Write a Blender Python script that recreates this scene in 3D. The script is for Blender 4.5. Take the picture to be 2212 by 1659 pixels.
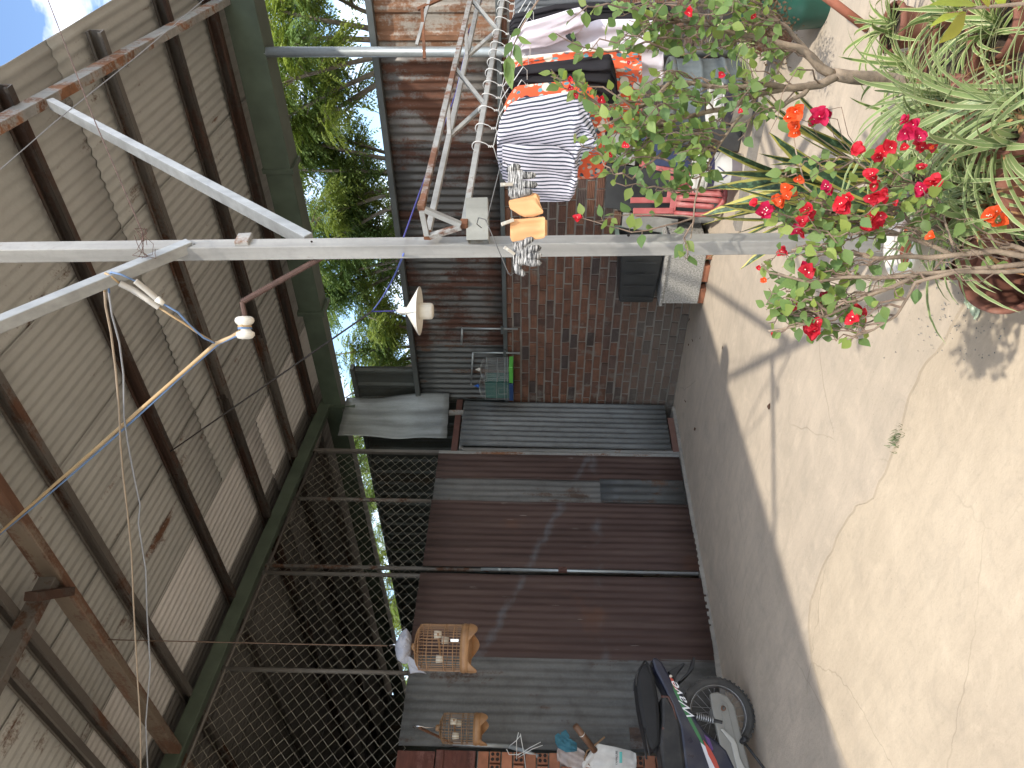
import bpy, bmesh, math, random
from math import sin, cos, pi, radians, sqrt, atan2
from mathutils import Vector, Matrix, noise as mnoise
V = Vector
for o in list(bpy.data.objects): bpy.data.objects.remove(o)
random.seed(7)
scene = bpy.context.scene
col = scene.collection
# ---------------------------------------------------------------- camera
YAW, PITCH, ROLL, FPX, EYE = 0.734392, 0.0311457, 0.0127853, 1675.75, V((0, 0, 1.6))
fw = V((-sin(YAW)*cos(PITCH), cos(YAW)*cos(PITCH), sin(PITCH)))
r0 = V((cos(YAW), sin(YAW), 0)); d0 = -r0.cross(fw)
RI = cos(ROLL)*r0 - sin(ROLL)*d0
DN = sin(ROLL)*r0 + cos(ROLL)*d0
cam_d = bpy.data.cameras.new('camera'); cam = bpy.data.objects.new('camera', cam_d); col.objects.link(cam)
cam_d.sensor_fit = 'HORIZONTAL'; cam_d.sensor_width = 36.0; cam_d.lens = FPX/2212*36.0
cam_d.clip_start = 0.02; cam_d.clip_end = 2000
m3 = Matrix((DN, RI, -fw)).transposed()            # the photograph is turned a quarter: world down is image right
cam.matrix_world = Matrix.Translation(EYE) @ m3.to_4x4()
scene.camera = cam
# ---------------------------------------------------------------- light
SUN = V((0.678, -0.619, 1.0)).normalized()         # towards the sun
world = bpy.data.worlds.new('World'); scene.world = world; world.use_nodes = True
wn = world.node_tree; wn.nodes.clear()
wo = wn.nodes.new('ShaderNodeOutputWorld'); wb = wn.nodes.new('ShaderNodeBackground'); ws = wn.nodes.new('ShaderNodeTexSky')
ws.sky_type = 'NISHITA'; ws.sun_disc = False
ws.sun_elevation = math.asin(SUN.z); ws.sun_rotation = atan2(SUN.x, SUN.y)
ws.air_density = 1.0; ws.dust_density = 0.3; ws.ozone_density = 2.0
wt = wn.nodes.new('ShaderNodeTexCoord'); wnz = wn.nodes.new('ShaderNodeTexNoise'); wnz.inputs['Scale'].default_value = 3.0
wnz.inputs['Detail'].default_value = 7; wnz.inputs['Roughness'].default_value = .6
wmp = wn.nodes.new('ShaderNodeMapping'); wmp.inputs['Scale'].default_value = (1, 1, 2.6); wmp.inputs['Location'].default_value = (6.24, 7.73, 7.15)
wrp = wn.nodes.new('ShaderNodeMapRange'); wrp.inputs['From Min'].default_value = .42; wrp.inputs['From Max'].default_value = .62; wrp.inputs['To Max'].default_value = .85
wmx = wn.nodes.new('ShaderNodeMixRGB'); wmx.inputs[2].default_value = (12.5, 11.9, 11.2, 1)
wn.links.new(wt.outputs['Generated'], wmp.inputs[0]); wn.links.new(wmp.outputs[0], wnz.inputs['Vector']); wn.links.new(wnz.outputs['Fac'], wrp.inputs[0])
wn.links.new(wrp.outputs[0], wmx.inputs[0]); wn.links.new(ws.outputs[0], wmx.inputs[1]); wn.links.new(wmx.outputs[0], wb.inputs[0])
wb.inputs[1].default_value = 0.15
wn.links.new(wb.outputs[0], wo.inputs[0])
sl = bpy.data.lights.new('sun', 'SUN'); sl.energy = 2.0; sl.angle = radians(1.1); sl.color = (1, .93, .82)
so = bpy.data.objects.new('sun', sl); col.objects.link(so); so.location = (3, -3, 12)
so.rotation_euler = (-SUN).to_track_quat('-Z', 'Y').to_euler()
scene.view_settings.view_transform = 'Standard'; scene.view_settings.look = 'None'
scene.view_settings.exposure = 1.12; scene.view_settings.gamma = 1; scene.view_settings.use_curve_mapping = False
scene.render.engine = 'CYCLES'
scene.cycles.max_bounces = 5; scene.cycles.diffuse_bounces = 4; scene.cycles.glossy_bounces = 2; scene.cycles.transmission_bounces = 3; scene.cycles.transparent_max_bounces = 16
scene.render.resolution_x = 1024; scene.render.resolution_y = 768

# ---------------------------------------------------------------- helpers
def ray(x, y):                                      # viewing direction of a spot on the 2212 x 1659 print
    U, W = 1659 - y, x
    return RI*((U-829.5)/FPX) + DN*((W-1106)/FPX) + fw
def at(x, y, ax, val):
    d = ray(x, y); t = (val-EYE[ax])/d[ax]; return EYE + d*t
def atd(x, y, dist):                                # at a depth along the view axis
    return EYE + ray(x, y)*dist
def lerp(a, b, t): return a + (b-a)*t
def nz(*p): return mnoise.noise(V(p))

class MB:
    def __init__(s): s.v = []; s.f = []; s.m = []; s.c = []
    def add(s, vs, fs, m=0):
        o = len(s.v); s.v += [tuple(p) for p in vs]; s.f += [tuple(i+o for i in f) for f in fs]; s.m += [m]*len(fs); return s
    def box(s, c, sz, rot=None, m=0, taper=None):
        hx, hy, hz = sz[0]/2, sz[1]/2, sz[2]/2
        P = [V((x, y, z)) for z in (-hz, hz) for x, y in ((-hx, -hy), (hx, -hy), (hx, hy), (-hx, hy))]
        if taper:
            for p in P[4:]: p.x *= taper; p.y *= taper
        if rot is not None: P = [rot @ p for p in P]
        c = V(c); P = [p+c for p in P]
        return s.add(P, [(3, 2, 1, 0), (4, 5, 6, 7), (0, 1, 5, 4), (1, 2, 6, 5), (2, 3, 7, 6), (3, 0, 4, 7)], m)
    def mm(s, a, b, m=0):
        return s.box([(a[i]+b[i])/2 for i in range(3)], [abs(b[i]-a[i]) for i in range(3)], m=m)
    def bar(s, p, q, w, h, up=(0, 0, 1), m=0):
        p, q = V(p), V(q); d = (q-p); L = d.length; z = d.normalized(); up = V(up)
        if abs(z.dot(up)) > .98: up = V((0, 1, 0))
        x = up.cross(z).normalized(); y = z.cross(x)
        R = Matrix((x, y, z)).transposed()
        return s.box((p+q)/2, (w, h, L), R, m)
    def tube(s, pts, r, n=6, closed=False, caps=True, m=0):
        pts = [V(p) for p in pts]; N = len(pts); rs = r if isinstance(r, (list, tuple)) else [r]*N
        vs = []; fs = []; px = None
        for i, p in enumerate(pts):
            a = pts[(i-1) % N] if (i > 0 or closed) else p; b = pts[(i+1) % N] if (i < N-1 or closed) else p
            t = (b-a); t = t.normalized() if t.length > 1e-9 else V((0, 0, 1))
            if px is None:
                up = V((0, 0, 1)) if abs(t.z) < .9 else V((1, 0, 0)); px = up.cross(t).normalized()
            else:
                px = px - t*px.dot(t); px = px.normalized() if px.length > 1e-6 else V((1, 0, 0)).cross(t).normalized()
            py = t.cross(px)
            for k in range(n):
                a_ = 2*pi*k/n; vs.append(p+(px*cos(a_)+py*sin(a_))*rs[i])
        for i in range(N if closed else N-1):
            j = (i+1) % N
            for k in range(n): fs.append((i*n+k, i*n+(k+1) % n, j*n+(k+1) % n, j*n+k))
        if caps and not closed: fs += [tuple(range(n-1, -1, -1)), tuple((N-1)*n+k for k in range(n))]
        return s.add(vs, fs, m)
    def lathe(s, prof, n=24, c=(0, 0, 0), R=None, m=0, sx=1, sy=1):
        vs = []; c = V(c)
        for r, z in prof:
            for k in range(n):
                a = 2*pi*k/n; p = V((r*cos(a)*sx, r*sin(a)*sy, z)); vs.append((R @ p if R is not None else p)+c)
        fs = [(i*n+k, i*n+(k+1) % n, (i+1)*n+(k+1) % n, (i+1)*n+k) for i in range(len(prof)-1) for k in range(n)]
        return s.add(vs, fs, m)
    def grid(s, fn, nu, nv, m=0):
        vs = [fn(i/nu, j/nv) for j in range(nv+1) for i in range(nu+1)]
        fs = [(j*(nu+1)+i, j*(nu+1)+i+1, (j+1)*(nu+1)+i+1, (j+1)*(nu+1)+i) for j in range(nv) for i in range(nu)]
        return s.add(vs, fs, m)
    def prism(s, poly, d, m=0):                      # poly: list of points, extruded by vector d
        n = len(poly); poly = [V(p) for p in poly]; d = V(d)
        fs = [tuple(range(n-1, -1, -1)), tuple(range(n, 2*n))] + [(i, (i+1) % n, (i+1) % n+n, i+n) for i in range(n)]
        return s.add(poly+[p+d for p in poly], fs, m)
    def mesh(s, name, mats, smooth=False, off=None):
        me = bpy.data.meshes.new(name)
        vs = s.v if off is None else [(p[0]-off[0], p[1]-off[1], p[2]-off[2]) for p in s.v]
        me.from_pydata(vs, [], s.f)
        mats = mats if isinstance(mats, (list, tuple)) else [mats]
        for mt in mats: me.materials.append(mt)
        if len(mats) > 1: me.polygons.foreach_set('material_index', s.m)
        if smooth: me.polygons.foreach_set('use_smooth', [True]*len(s.f))
        me.update(); return me
def root_off(p):
    o = V((0, 0, 0))
    while p is not None: o = o + p.location; p = p.parent
    return o
def obj(name, mb, mats, parent=None, smooth=False, solid=0, bevel=0, kind=None, local=False, sub=0, autosm=None):
    off = None if local else root_off(parent)
    me = mb.mesh(name, mats, smooth, off) if isinstance(mb, MB) else mb
    o = bpy.data.objects.new(name, me); col.objects.link(o)
    if parent is not None: o.parent = parent
    if solid:
        md = o.modifiers.new('t', 'SOLIDIFY'); md.thickness = solid; md.offset = 0
    if bevel:
        md = o.modifiers.new('b', 'BEVEL'); md.width = bevel; md.segments = 2; md.limit_method = 'ANGLE'; md.angle_limit = radians(40)
    if sub:
        md = o.modifiers.new('s', 'SUBSURF'); md.levels = sub; md.render_levels = sub
    if kind: o['kind'] = kind
    return o
def tag(o, label, cat, group=None):
    o['label'] = label; o['category'] = cat
    if group: o['group'] = group
    return o
def thing(name, label, cat, loc=(0, 0, 0), group=None, rz=0):
    o = bpy.data.objects.new(name, None); col.objects.link(o); o.location = loc; o.rotation_euler = (0, 0, rz); o.empty_display_size = .1
    return tag(o, label, cat, group)
def copy_tree(o, parent=None):
    c = o.copy(); col.objects.link(c); c.parent = parent
    for ch in o.children: copy_tree(ch, c)
    return c
def share(name, me, parent, loc=(0, 0, 0), rot=(0, 0, 0), scale=(1, 1, 1)):
    o = bpy.data.objects.new(name, me); col.objects.link(o); o.parent = parent
    o.location = loc; o.rotation_euler = rot; o.scale = scale; return o

# ---------------------------------------------------------------- materials
class NT:
    def __init__(s, name):
        s.m = bpy.data.materials.new(name); s.m.use_nodes = True; s.t = s.m.node_tree
        s.b = s.t.nodes['Principled BSDF']; s.out = s.t.nodes['Material Output']; s._tc = None
    def n(s, typ, ins=None, **at_):
        nd = s.t.nodes.new('ShaderNode'+typ)
        for k, v in at_.items(): setattr(nd, k, v)
        for k, v in (ins or {}).items(): s.put(nd, k, v)
        return nd
    def put(s, nd, k, v):
        i = nd.inputs[k]
        if hasattr(v, 'is_linked') or isinstance(v, bpy.types.NodeSocket): s.t.links.new(v, i)
        elif isinstance(v, bpy.types.Node): s.t.links.new(v.outputs[0], i)
        else:
            try: i.default_value = v
            except Exception: i.default_value = (*v, 1) if len(v) == 3 else v
    def bs(s, **k):
        for a, v in k.items(): s.put(s.b, a.replace('_', ' '), v)
        return s
    def co(s, which='Object'):
        if s._tc is None: s._tc = s.n('TexCoord')
        return s._tc.outputs[which]
    def rnd(s):
        return s.n('ObjectInfo').outputs['Random']
    def map(s, sc=(1, 1, 1), loc=(0, 0, 0), vec=None, shift=False):
        mp = s.n('Mapping', {'Vector': vec or s.co(), 'Scale': sc, 'Location': loc})
        if shift:
            r = s.math('MULTIPLY', s.rnd(), 37.0)
            cx = s.n('CombineXYZ', {0: r, 1: r, 2: r}); s.put(mp, 'Location', cx.outputs[0])
        return mp.outputs[0]
    def noise(s, scale, vec=None, detail=5, rough=.55, dist=0):
        return s.n('TexNoise', {'Vector': vec or s.co(), 'Scale': scale, 'Detail': detail, 'Roughness': rough, 'Distortion': dist}).outputs['Fac']
    def math(s, op, a, b=0.0, clamp=False):
        nd = s.n('Math', {0: a, 1: b}, operation=op); nd.use_clamp = clamp; return nd.outputs[0]
    def rng(s, v, a, b, c=0., d=1.):
        return s.n('MapRange', {0: v, 1: a, 2: b, 3: c, 4: d}).outputs[0]
    def ramp(s, f, stops):
        r = s.n('ValToRGB', {0: f}); cr = r.color_ramp
        while len(cr.elements) < len(stops): cr.elements.new(.5)
        for e, (p, c) in zip(cr.elements, stops): e.position = p; e.color = (*c, 1)
        return r.outputs[0]
    def mix(s, f, a, b, typ='MIX'):
        nd = s.n('MixRGB', {0: f, 1: a, 2: b}, blend_type=typ); return nd.outputs[0]
    def bump(s, h, strength=.3, dist=.01):
        nb = s.n('Bump', {'Height': h, 'Strength': strength, 'Distance': dist}); s.put(s.b, 'Normal', nb.outputs[0]); return s
def hsv(c, v): return tuple(max(0, min(1, x*v)) for x in c)
def plain(name, c, rough=.5, metal=0, var=.18, scale=6, bump=0, spec=.5, shift=True):
    n = NT(name); f = n.noise(scale, n.map(shift=shift))
    n.bs(Base_Color=n.ramp(f, [(.3, hsv(c, 1-var)), (.7, hsv(c, 1+var))]), Roughness=rough, Metallic=metal, Specular_IOR_Level=spec)
    if bump: n.bump(n.noise(scale*12), bump, .004)
    return n.m
scene.cycles.use_denoising = True
XP, YB = -6.26, 6.6                                   # planes of the sheet partition and of the brick wall
def zr(y): return 4.69 - .0893*y                      # underside of the purlins
# ---------------------------------------------------------------- surface materials
def concrete(name, c1, c2, c3, grey=.25):
    n = NT(name); co = n.co()
    big = n.noise(.9, detail=4, rough=.65); mid = n.noise(4.5, detail=5, rough=.7, dist=.6); fine = n.noise(60, detail=4, rough=.7)
    str_ = n.noise(5, n.map((.35, 3.2, 1)), detail=4, rough=.6)
    c = n.ramp(big, [(.30, c1), (.52, c2), (.75, c3)])
    c = n.mix(n.rng(str_, .45, .75, 0, .40), c, hsv(c1, .86))
    c = n.mix(n.rng(mid, .52, .72, 0, .40), c, (c1[0]*.74, c1[1]*.76, c1[2]*.80))
    c = n.mix(n.rng(mid, .47, .28, 0, .45), c, hsv(c3, 1.12))
    c = n.mix(n.rng(fine, .55, .8, 0, .35), c, hsv(c1, .62))
    sp = n.n('TexVoronoi', {'Scale': 26, 'Vector': co}); spk = n.rng(sp.outputs['Distance'], .10, .04)
    spk = n.math('MULTIPLY', spk, n.rng(n.noise(2.2), .52, .62))
    c = n.mix(n.math('MULTIPLY', spk, .55), c, (.13, .11, .09))
    # hairline cracks
    w = n.n('TexVoronoi', {'Scale': .75, 'Vector': n.n('VectorMath', {0: co, 1: n.n('VectorMath', {0: n.n('TexNoise', {'Scale': 1.5, 'Detail': 7, 'Roughness': .62}).outputs['Color'], 1: (1.5, 1.5, 1.5)}, operation='MULTIPLY').outputs[0]}).outputs[0]}, feature='DISTANCE_TO_EDGE')
    cr = n.rng(w.outputs['Distance'], .0050, .0012); cr = n.math('MULTIPLY', cr, n.rng(n.noise(.7, n.map(loc=(3.1, 7.7, 0))), .50, .58))
    c = n.mix(n.math('MULTIPLY', cr, .30), c, (.16, .125, .09))
    n.bs(Base_Color=c, Roughness=.88, Specular_IOR_Level=.25)
    n.bump(n.noise(22, detail=3, rough=.65), .30, .010); return n.m
M_floor = concrete('concrete', (.44, .375, .295), (.52, .44, .345), (.595, .50, .39))
M_slab = concrete('concrete_topping', (.465, .385, .29), (.545, .455, .34), (.60, .505, .38))
M_step = concrete('old_concrete', (.20, .185, .165), (.29, .265, .23), (.36, .33, .28))
M_earth = plain('earth', (.13, .10, .07), .95, scale=1.5, bump=.5, var=.4)

def sheet_mat(name, galv, rust, cover, vert=2, rough=.5, metal=.35, dirt=.4, white=0.0):
    """weathered corrugated metal; streaks run along axis vert"""
    n = NT(name); sc = [9, 9, 9]; sc[vert] = .8
    st = n.noise(1.0, n.map(sc, shift=True), detail=4, rough=.65)
    bl = n.noise(2.0, n.map((1.2, 1.2, 1.2), shift=True), detail=5, rough=.6, dist=.5)
    fn = n.noise(45, n.map(shift=True), detail=4, rough=.7)
    c = n.ramp(st, [(.25, hsv(galv, .62 if vert == 2 else .84)), (.5, galv), (.78, hsv(galv, 1.4 if vert == 2 else 1.12))])
    if vert == 1:
        c = n.mix(n.rng(n.noise(.8, n.map(shift=True), detail=4), .35, .65, 0, .55), hsv(galv, .74), c); c = n.mix(n.rng(n.rnd(), 0, 1, 0, .35), c, hsv(galv, 1.25))
    c = n.mix(n.rng(fn, .45, .75, 0, .35), c, hsv(galv, 1.5 if white else .7))
    r = n.math('ADD', n.math('MULTIPLY', st, .55), n.math('MULTIPLY', bl, .55)); r = n.math('ADD', r, n.math('MULTIPLY', n.math('SUBTRACT', fn, .5), .22))
    r = n.math('ADD', r, n.rng(n.rnd(), 0, 1, -.05, .05))
    k = n.rng(r, .62-cover*.32, .70-cover*.32)
    rc = n.ramp(n.noise(3.0, n.map((4 if vert != 0 else .6, 4 if vert != 1 else .6, 4 if vert != 2 else .6), shift=True), detail=5, rough=.7),
                [(.25, hsv(rust, .42)), (.5, rust), (.72, hsv(rust, 1.55))])
    c = n.mix(k, c, rc)
    c = n.mix(n.rng(n.noise(7, n.map(shift=True), detail=4), .5, .8, 0, dirt), c, (.035, .028, .023))
    n.bs(Base_Color=c, Roughness=n.rng(k, 0, 1, rough, .85), Metallic=n.rng(k, 0, 1, metal, 0.0), Specular_IOR_Level=.4)
    n.bump(n.noise(30, detail=1), .18, .003); return n.m
M_rusty = sheet_mat('rusty_sheet', (.105, .10, .095), (.070, .032, .022), .42)
M_rusty2 = sheet_mat('half_rusty_sheet', (.19, .175, .16), (.115, .05, .03), .38, metal=.3)
M_greysheet = sheet_mat('grey_sheet', (.10, .105, .105), (.10, .055, .035), .08, dirt=.3)
M_beige = sheet_mat('weathered_rib_sheet', (.34, .305, .26), (.20, .10, .055), .26, metal=.2)
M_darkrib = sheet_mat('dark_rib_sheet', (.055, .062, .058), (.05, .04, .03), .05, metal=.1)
M_roof = sheet_mat('roof_sheet', (.42, .425, .405), (.10, .05, .028), -.07, vert=1, metal=.05, rough=.6, dirt=.10)
M_roofnew = sheet_mat('newer_roof_sheet', (.66, .65, .63), (.2, .12, .07), -.6, vert=1, metal=.05, rough=.55, dirt=.05)
M_roofdim = sheet_mat('painted_shade_roof_sheet', (.17, .165, .155), (.09, .05, .03), -.3, vert=1, metal=.05, rough=.6, dirt=.2)  # shed interior's shade painted into the sheet colour, darker than the sheets outside
M_galv = sheet_mat('galvanised_tube', (.34, .355, .36), (.22, .09, .04), -.25, metal=.45, rough=.45, dirt=.15)
M_galvold = sheet_mat('old_galvanised_tube', (.31, .305, .29), (.20, .095, .05), .08, metal=.25, rough=.5, dirt=.2)
M_pipe = sheet_mat('galvanised_pipe', (.34, .37, .38), (.2, .09, .05), -.5, metal=.5, rough=.42, dirt=.2)
M_purlin = sheet_mat('dark_purlin', (.05, .043, .038), (.052, .028, .020), .30, vert=0, metal=0, dirt=.4)
M_purlin2 = sheet_mat('grey_purlin', (.12, .11, .10), (.075, .035, .02), .08, vert=0, metal=.1, dirt=.2)
M_rustbeam = sheet_mat('rusted_beam', (.17, .135, .105), (.115, .06, .038), .42, vert=0, metal=0, dirt=.2)
M_green = plain('green_paint', (.062, .085, .062), .5, var=.22, scale=5, bump=.15)
M_channel = plain('grey_channel', (.085, .095, .095), .5, .2, var=.2, scale=4)
M_redtube = plain('red_oxide_tube', (.10, .045, .035), .7, var=.3)
M_mortar = concrete('mortar', (.17, .15, .13), (.23, .21, .185), (.29, .26, .23))
M_black = plain('black_gap', (.012, .012, .012), .9)

# door sheets: dull brown with pale wiped streaks where a brace and rails once sat
def brown_mat():
    n = NT('brown_sheet'); co = n.co()
    st = n.noise(1.0, n.map((9, 9, .7), shift=True), detail=4, rough=.6); fn = n.noise(50, detail=4)
    c = n.ramp(st, [(.25, (.040, .024, .020)), (.5, (.068, .041, .035)), (.8, (.105, .072, .060))])
    sx = n.n('SeparateXYZ', {0: n.n('NewGeometry').outputs['Position']}); wob = n.math('MULTIPLY', n.math('SUBTRACT', n.noise(7), .5), .10)
    # brace ghost: z = 1.18 + .62*(5.55-y)   rails at z .98 and 1.75
    d1 = n.math('SUBTRACT', sx.outputs[2], n.math('ADD', n.math('MULTIPLY', n.math('SUBTRACT', 5.75, sx.outputs[1]), .44), 1.02))
    d1 = n.math('ABSOLUTE', n.math('ADD', d1, n.math('MULTIPLY', wob, 1.8))); g1 = n.rng(d1, .055, .005)
    d2 = n.math('ABSOLUTE', n.math('ADD', n.math('SUBTRACT', sx.outputs[2], .98), wob)); g2 = n.rng(d2, .06, .0)
    g2 = n.math('MULTIPLY', g2, n.rng(n.noise(3), .48, .62)); g1 = n.math('MULTIPLY', g1, n.rng(n.noise(9), .30, .55))
    c = n.mix(n.math('MULTIPLY', n.math('MAXIMUM', g1, g2), .52), c, (.115, .125, .135))
    c = n.mix(n.rng(n.noise(1.6, n.map(loc=(5, 2, 1)), detail=5), .62, .72, 0, .45), c, (.12, .055, .03))
    dr = n.n('TexVoronoi', {'Scale': 4.2}); dp = n.math('MULTIPLY', n.rng(dr.outputs['Distance'], .075, .05), n.rng(n.noise(1.1, n.map(loc=(9, 1, 4))), .5, .6))
    c = n.mix(dp, c, (.42, .40, .36))
    n.bs(Base_Color=c, Roughness=.72, Specular_IOR_Level=.3); n.bump(n.noise(30, detail=1), .2, .004); return n.m
M_brown = brown_mat()
M_doorgrey = sheet_mat('wiped_grey_sheet', (.112, .110, .105), (.075, .05, .038), .10, metal=.05, rough=.7, dirt=.5, white=1)
M_leaf = sheet_mat('old_zinc_leaf', (.13, .136, .136), (.10, .05, .03), -.3, metal=.15, rough=.55, dirt=.35, white=1)

# ---------------------------------------------------------------- ground and floor
def struct(o): o['kind'] = 'structure'; return o
b = MB(); b.mm((-400, -400, -.5), (400, 400, -.03)); struct(obj('ground', b, M_earth))
b = MB(); b.mm((-13.9, -9, -.2), (7, YB+.25, 0)); struct(obj('concrete_floor', b, M_floor))
# later topping laid over the near half, with a ragged feather edge
edge = [at(x, y, 2, 0) for x, y in ((2060, 690), (2020, 760), (1985, 800), (1962, 860), (1948, 905), (1940, 950), (1926, 985), (1898, 1040), (1886, 1075), (1848, 1090), (1830, 1120), (1800, 1175), (1784, 1215), (1768, 1250), (1750, 1300), (1745, 1350), (1752, 1420), (1770, 1500), (1800, 1580), (1830, 1659))]
pts = [V((e.x, e.y, 0)) for e in edge]; fin = []
for i in range(len(pts)-1):
    for k in range(5):
        p = pts[i].lerp(pts[i+1], k/5); q = nz(p.x*9, p.y*9, 1)*.022; fin.append(V((p.x+q, p.y+nz(p.y*8, p.x*8, 4)*.022, 0)))
near = [V((-3.4, 0.2, 0)), V((-3.0, -4, 0)), V((3, -4, 0)), V((3, 2.0, 0)), V((.2, 2.2, 0))]
poly = fin + near
cen = V((-.6, .2, 0))
b = MB(); n = len(poly); b.add([p+V((0, 0, .001)) for p in poly]+[p.lerp(cen, .012)+V((0, 0, .007)) for p in poly], [(i, (i+1) % n, (i+1) % n+n, i+n) for i in range(n)]+[tuple(range(n, 2*n))])
struct(obj('concrete_topping', b, M_slab))
# grass tuft in the seam
M_grassblade = plain('grass_blade', (.07, .12, .03), .6, var=.4)
b = MB(); gp = at(1937, 948, 2, .006); random.seed(3)
for i in range(70):
    p = gp + V((random.gauss(0, .035), random.gauss(0, .02), 0)); h = random.uniform(.012, .03); a = random.uniform(0, 6.28); l = V((cos(a), sin(a), 0))*h*.6
    w = V((-sin(a), cos(a), 0))*.002; b.add([p-w, p+w, p+l+V((0, 0, h))], [(0, 1, 2)])
o = obj('grass_tuft', b, M_grassblade, kind='stuff'); tag(o, 'tiny green grass tuft growing from the floor seam', 'grass')

# ---------------------------------------------------------------- brick wall
def brick_mats():
    out = []
    for i, (c, wgt) in enumerate((((.155, .076, .050), 6), ((.185, .092, .060), 5), ((.135, .070, .050), 5), ((.105, .066, .054), 4), ((.072, .055, .050), 3))):
        n = NT('fired_clay'); rn = n.rnd()
        f = n.noise(9, n.map(shift=True), detail=4, rough=.65)
        cc = n.ramp(f, [(.25, hsv(c, .6)), (.5, c), (.8, hsv(c, 1.35))])
        cc = n.mix(n.rng(n.noise(3.5, n.map(shift=True), detail=5), .56, .70, 0, .6), cc, (.045, .038, .036))
        geo = n.n('NewGeometry'); sx = n.n('SeparateXYZ', {0: geo.outputs['Position']})
        low = n.math('ADD', sx.outputs[2], n.math('MULTIPLY', n.math('SUBTRACT', n.noise(1.7, geo.outputs['Position']), .5), 1.1))
        cc = n.mix(n.rng(low, .95, .1, 0, .72), cc, (.17, .15, .125))               # cement splash and dust of the lower courses
        cc = n.mix(n.rng(n.noise(6, geo.outputs['Position'], detail=5), .60, .68, 0, .55), cc, (.20, .185, .16))
        wv = n.n('TexWave', {'Scale': 19.0, 'Vector': n.map((.001, .001, 1)), 'Distortion': .3}, bands_direction='Z')
        n.bs(Base_Color=n.mix(n.rng(wv.outputs['Fac'], 0, 1, .28, 0), cc, (.04, .025, .02)), Roughness=.85, Specular_IOR_Level=.2)
        n.bump(wv.outputs['Fac'], .6, .004); out.append((n.m, wgt))
    return out
BM = brick_mats(); bm_pick = [m for m, w in BM for _ in range(w)]
wall = thing('brick_wall', 'unplastered hollow brick wall with rusty sheet fence standing on it', 'wall', (-3.1, YB+.05, 0))
b = MB(); b.mm((-12.6, YB+.010, -.1), (3.5, YB+.10, 1.945)); obj('mortar', b, M_mortar, wall)
BL, BH, CH = .172, .071, .0886
bmesh_var = []
random.seed(11)
for i in range(8):
    for mt in range(len(BM)):
        q = MB(); j = lambda s: random.uniform(-s, s)
        P = []
        for dx in (-1, 1):
            for dz in (-1, 1):
                P.append((dx*BL/2+j(.004), j(.0025), dz*BH/2+j(.003)))
        f = [V(P[0]), V(P[2]), V(P[3]), V(P[1])]                # front ring
        c4 = [V((p.x*.965, p.y-.004, p.z*.93)) for p in f]; back = [V((p.x, .06, p.z)) for p in f]
        q.add(back+f+c4, [(0, 1, 5, 4), (1, 2, 6, 5), (2, 3, 7, 6), (3, 0, 4, 7), (4, 5, 9, 8), (5, 6, 10, 9), (6, 7, 11, 10), (7, 4, 8, 11), (8, 9, 10, 11)])
        bmesh_var.append((q, mt))
shared = [q.mesh('brick', BM[mt][0]) for q, mt in bmesh_var]
restb = [MB() for _ in BM]; nb = 0
for cI in range(22):
    z = .045+cI*CH; x = -12.3 + (BL+.018)*(.5 if cI % 2 else 0) + random.uniform(-.02, .02)
    while x < 3.2:
        k = random.randrange(8); mt = BM.index(random.choice(BM)) if random.random() < .15 else [i for i, (m, w) in enumerate(BM) for _ in range(w)][random.randrange(22)]
        idx = k*len(BM)+mt; p = V((x, YB-.002+random.uniform(-.004, .004), z+random.uniform(-.003, .003)+.006*nz(x*.8, cI, 0)))
        if -6.28 < x < -3.72 and nb < 300:
            share('brick', shared[idx], wall, (p.x+3.1, p.y-YB-.05, p.z), (0, 0, 0)); nb += 1
        elif x > -6.4 or False:
            q = bmesh_var[idx][0]; restb[mt].add([V(v)+p for v in q.v], q.f)
        x += BL+.018+random.uniform(-.004, .006)
rb = MB()
for i, q in enumerate(restb): rb.add(q.v, q.f, i)
obj('brick_courses', rb, [m for m, w in BM], wall, kind='stuff')

# ---------------------------------------------------------------- corrugated sheets
def corr(u0, u1, v0, v1, place, pitch=.078, amp=.009, trap=False, nv=2, wob=.004, seed=0, res=8):
    """profile along u, ribs along v; place(u, v, h) gives the point"""
    n = max(4, int((u1-u0)/pitch*res)); b = MB()
    if trap:
        us = []; u = u0
        pat = [(0, 0), (.10, 0), (.125, 1), (.165, 1), (.19, 0)]
        while u < u1-.02:
            for a, h in pat:
                if u+a <= u1: us.append((u+a, h*.022))
            u += .22
        us.append((u1, 0)); prof = us
    else:
        prof = [(u0+(u1-u0)*i/n, amp*sin(2*pi*((u1-u0)*i/n)/pitch+seed)) for i in range(n+1)]
    N = len(prof); vs = []
    for j in range(nv+1):
        v = v0+(v1-v0)*j/nv
        for u, h in prof:
            h2 = h + wob*nz(u*2.1+seed*7, v*1.4, seed)
            e = 0
            if j in (0, nv): e = (.006*nz(u*14, seed*3, j))
            vs.append(place(u, v+e, h2))
    b.add(vs, [(j*N+i, j*N+i+1, (j+1)*N+i+1, (j+1)*N+i) for j in range(nv) for i in range(N-1)]); return b
fence = thing('sheet_fence', 'rusty corrugated sheet fence fixed above the brick wall', 'fence', (-3.1, YB, 1.95))
fx = [(-6.24, -5.42, M_greysheet, 0), (-5.44, -4.62, M_rusty, 0), (-4.64, -3.86, M_rusty, 0), (-3.88, -3.08, M_rusty, 0), (-3.10, -2.30, M_rusty2, 0), (-2.30, -1.40, M_beige, 1), (-1.40, -.5, M_beige, 1), (-.5, .4, M_beige, 1), (.4, 1.3, M_beige, 1)]
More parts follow.
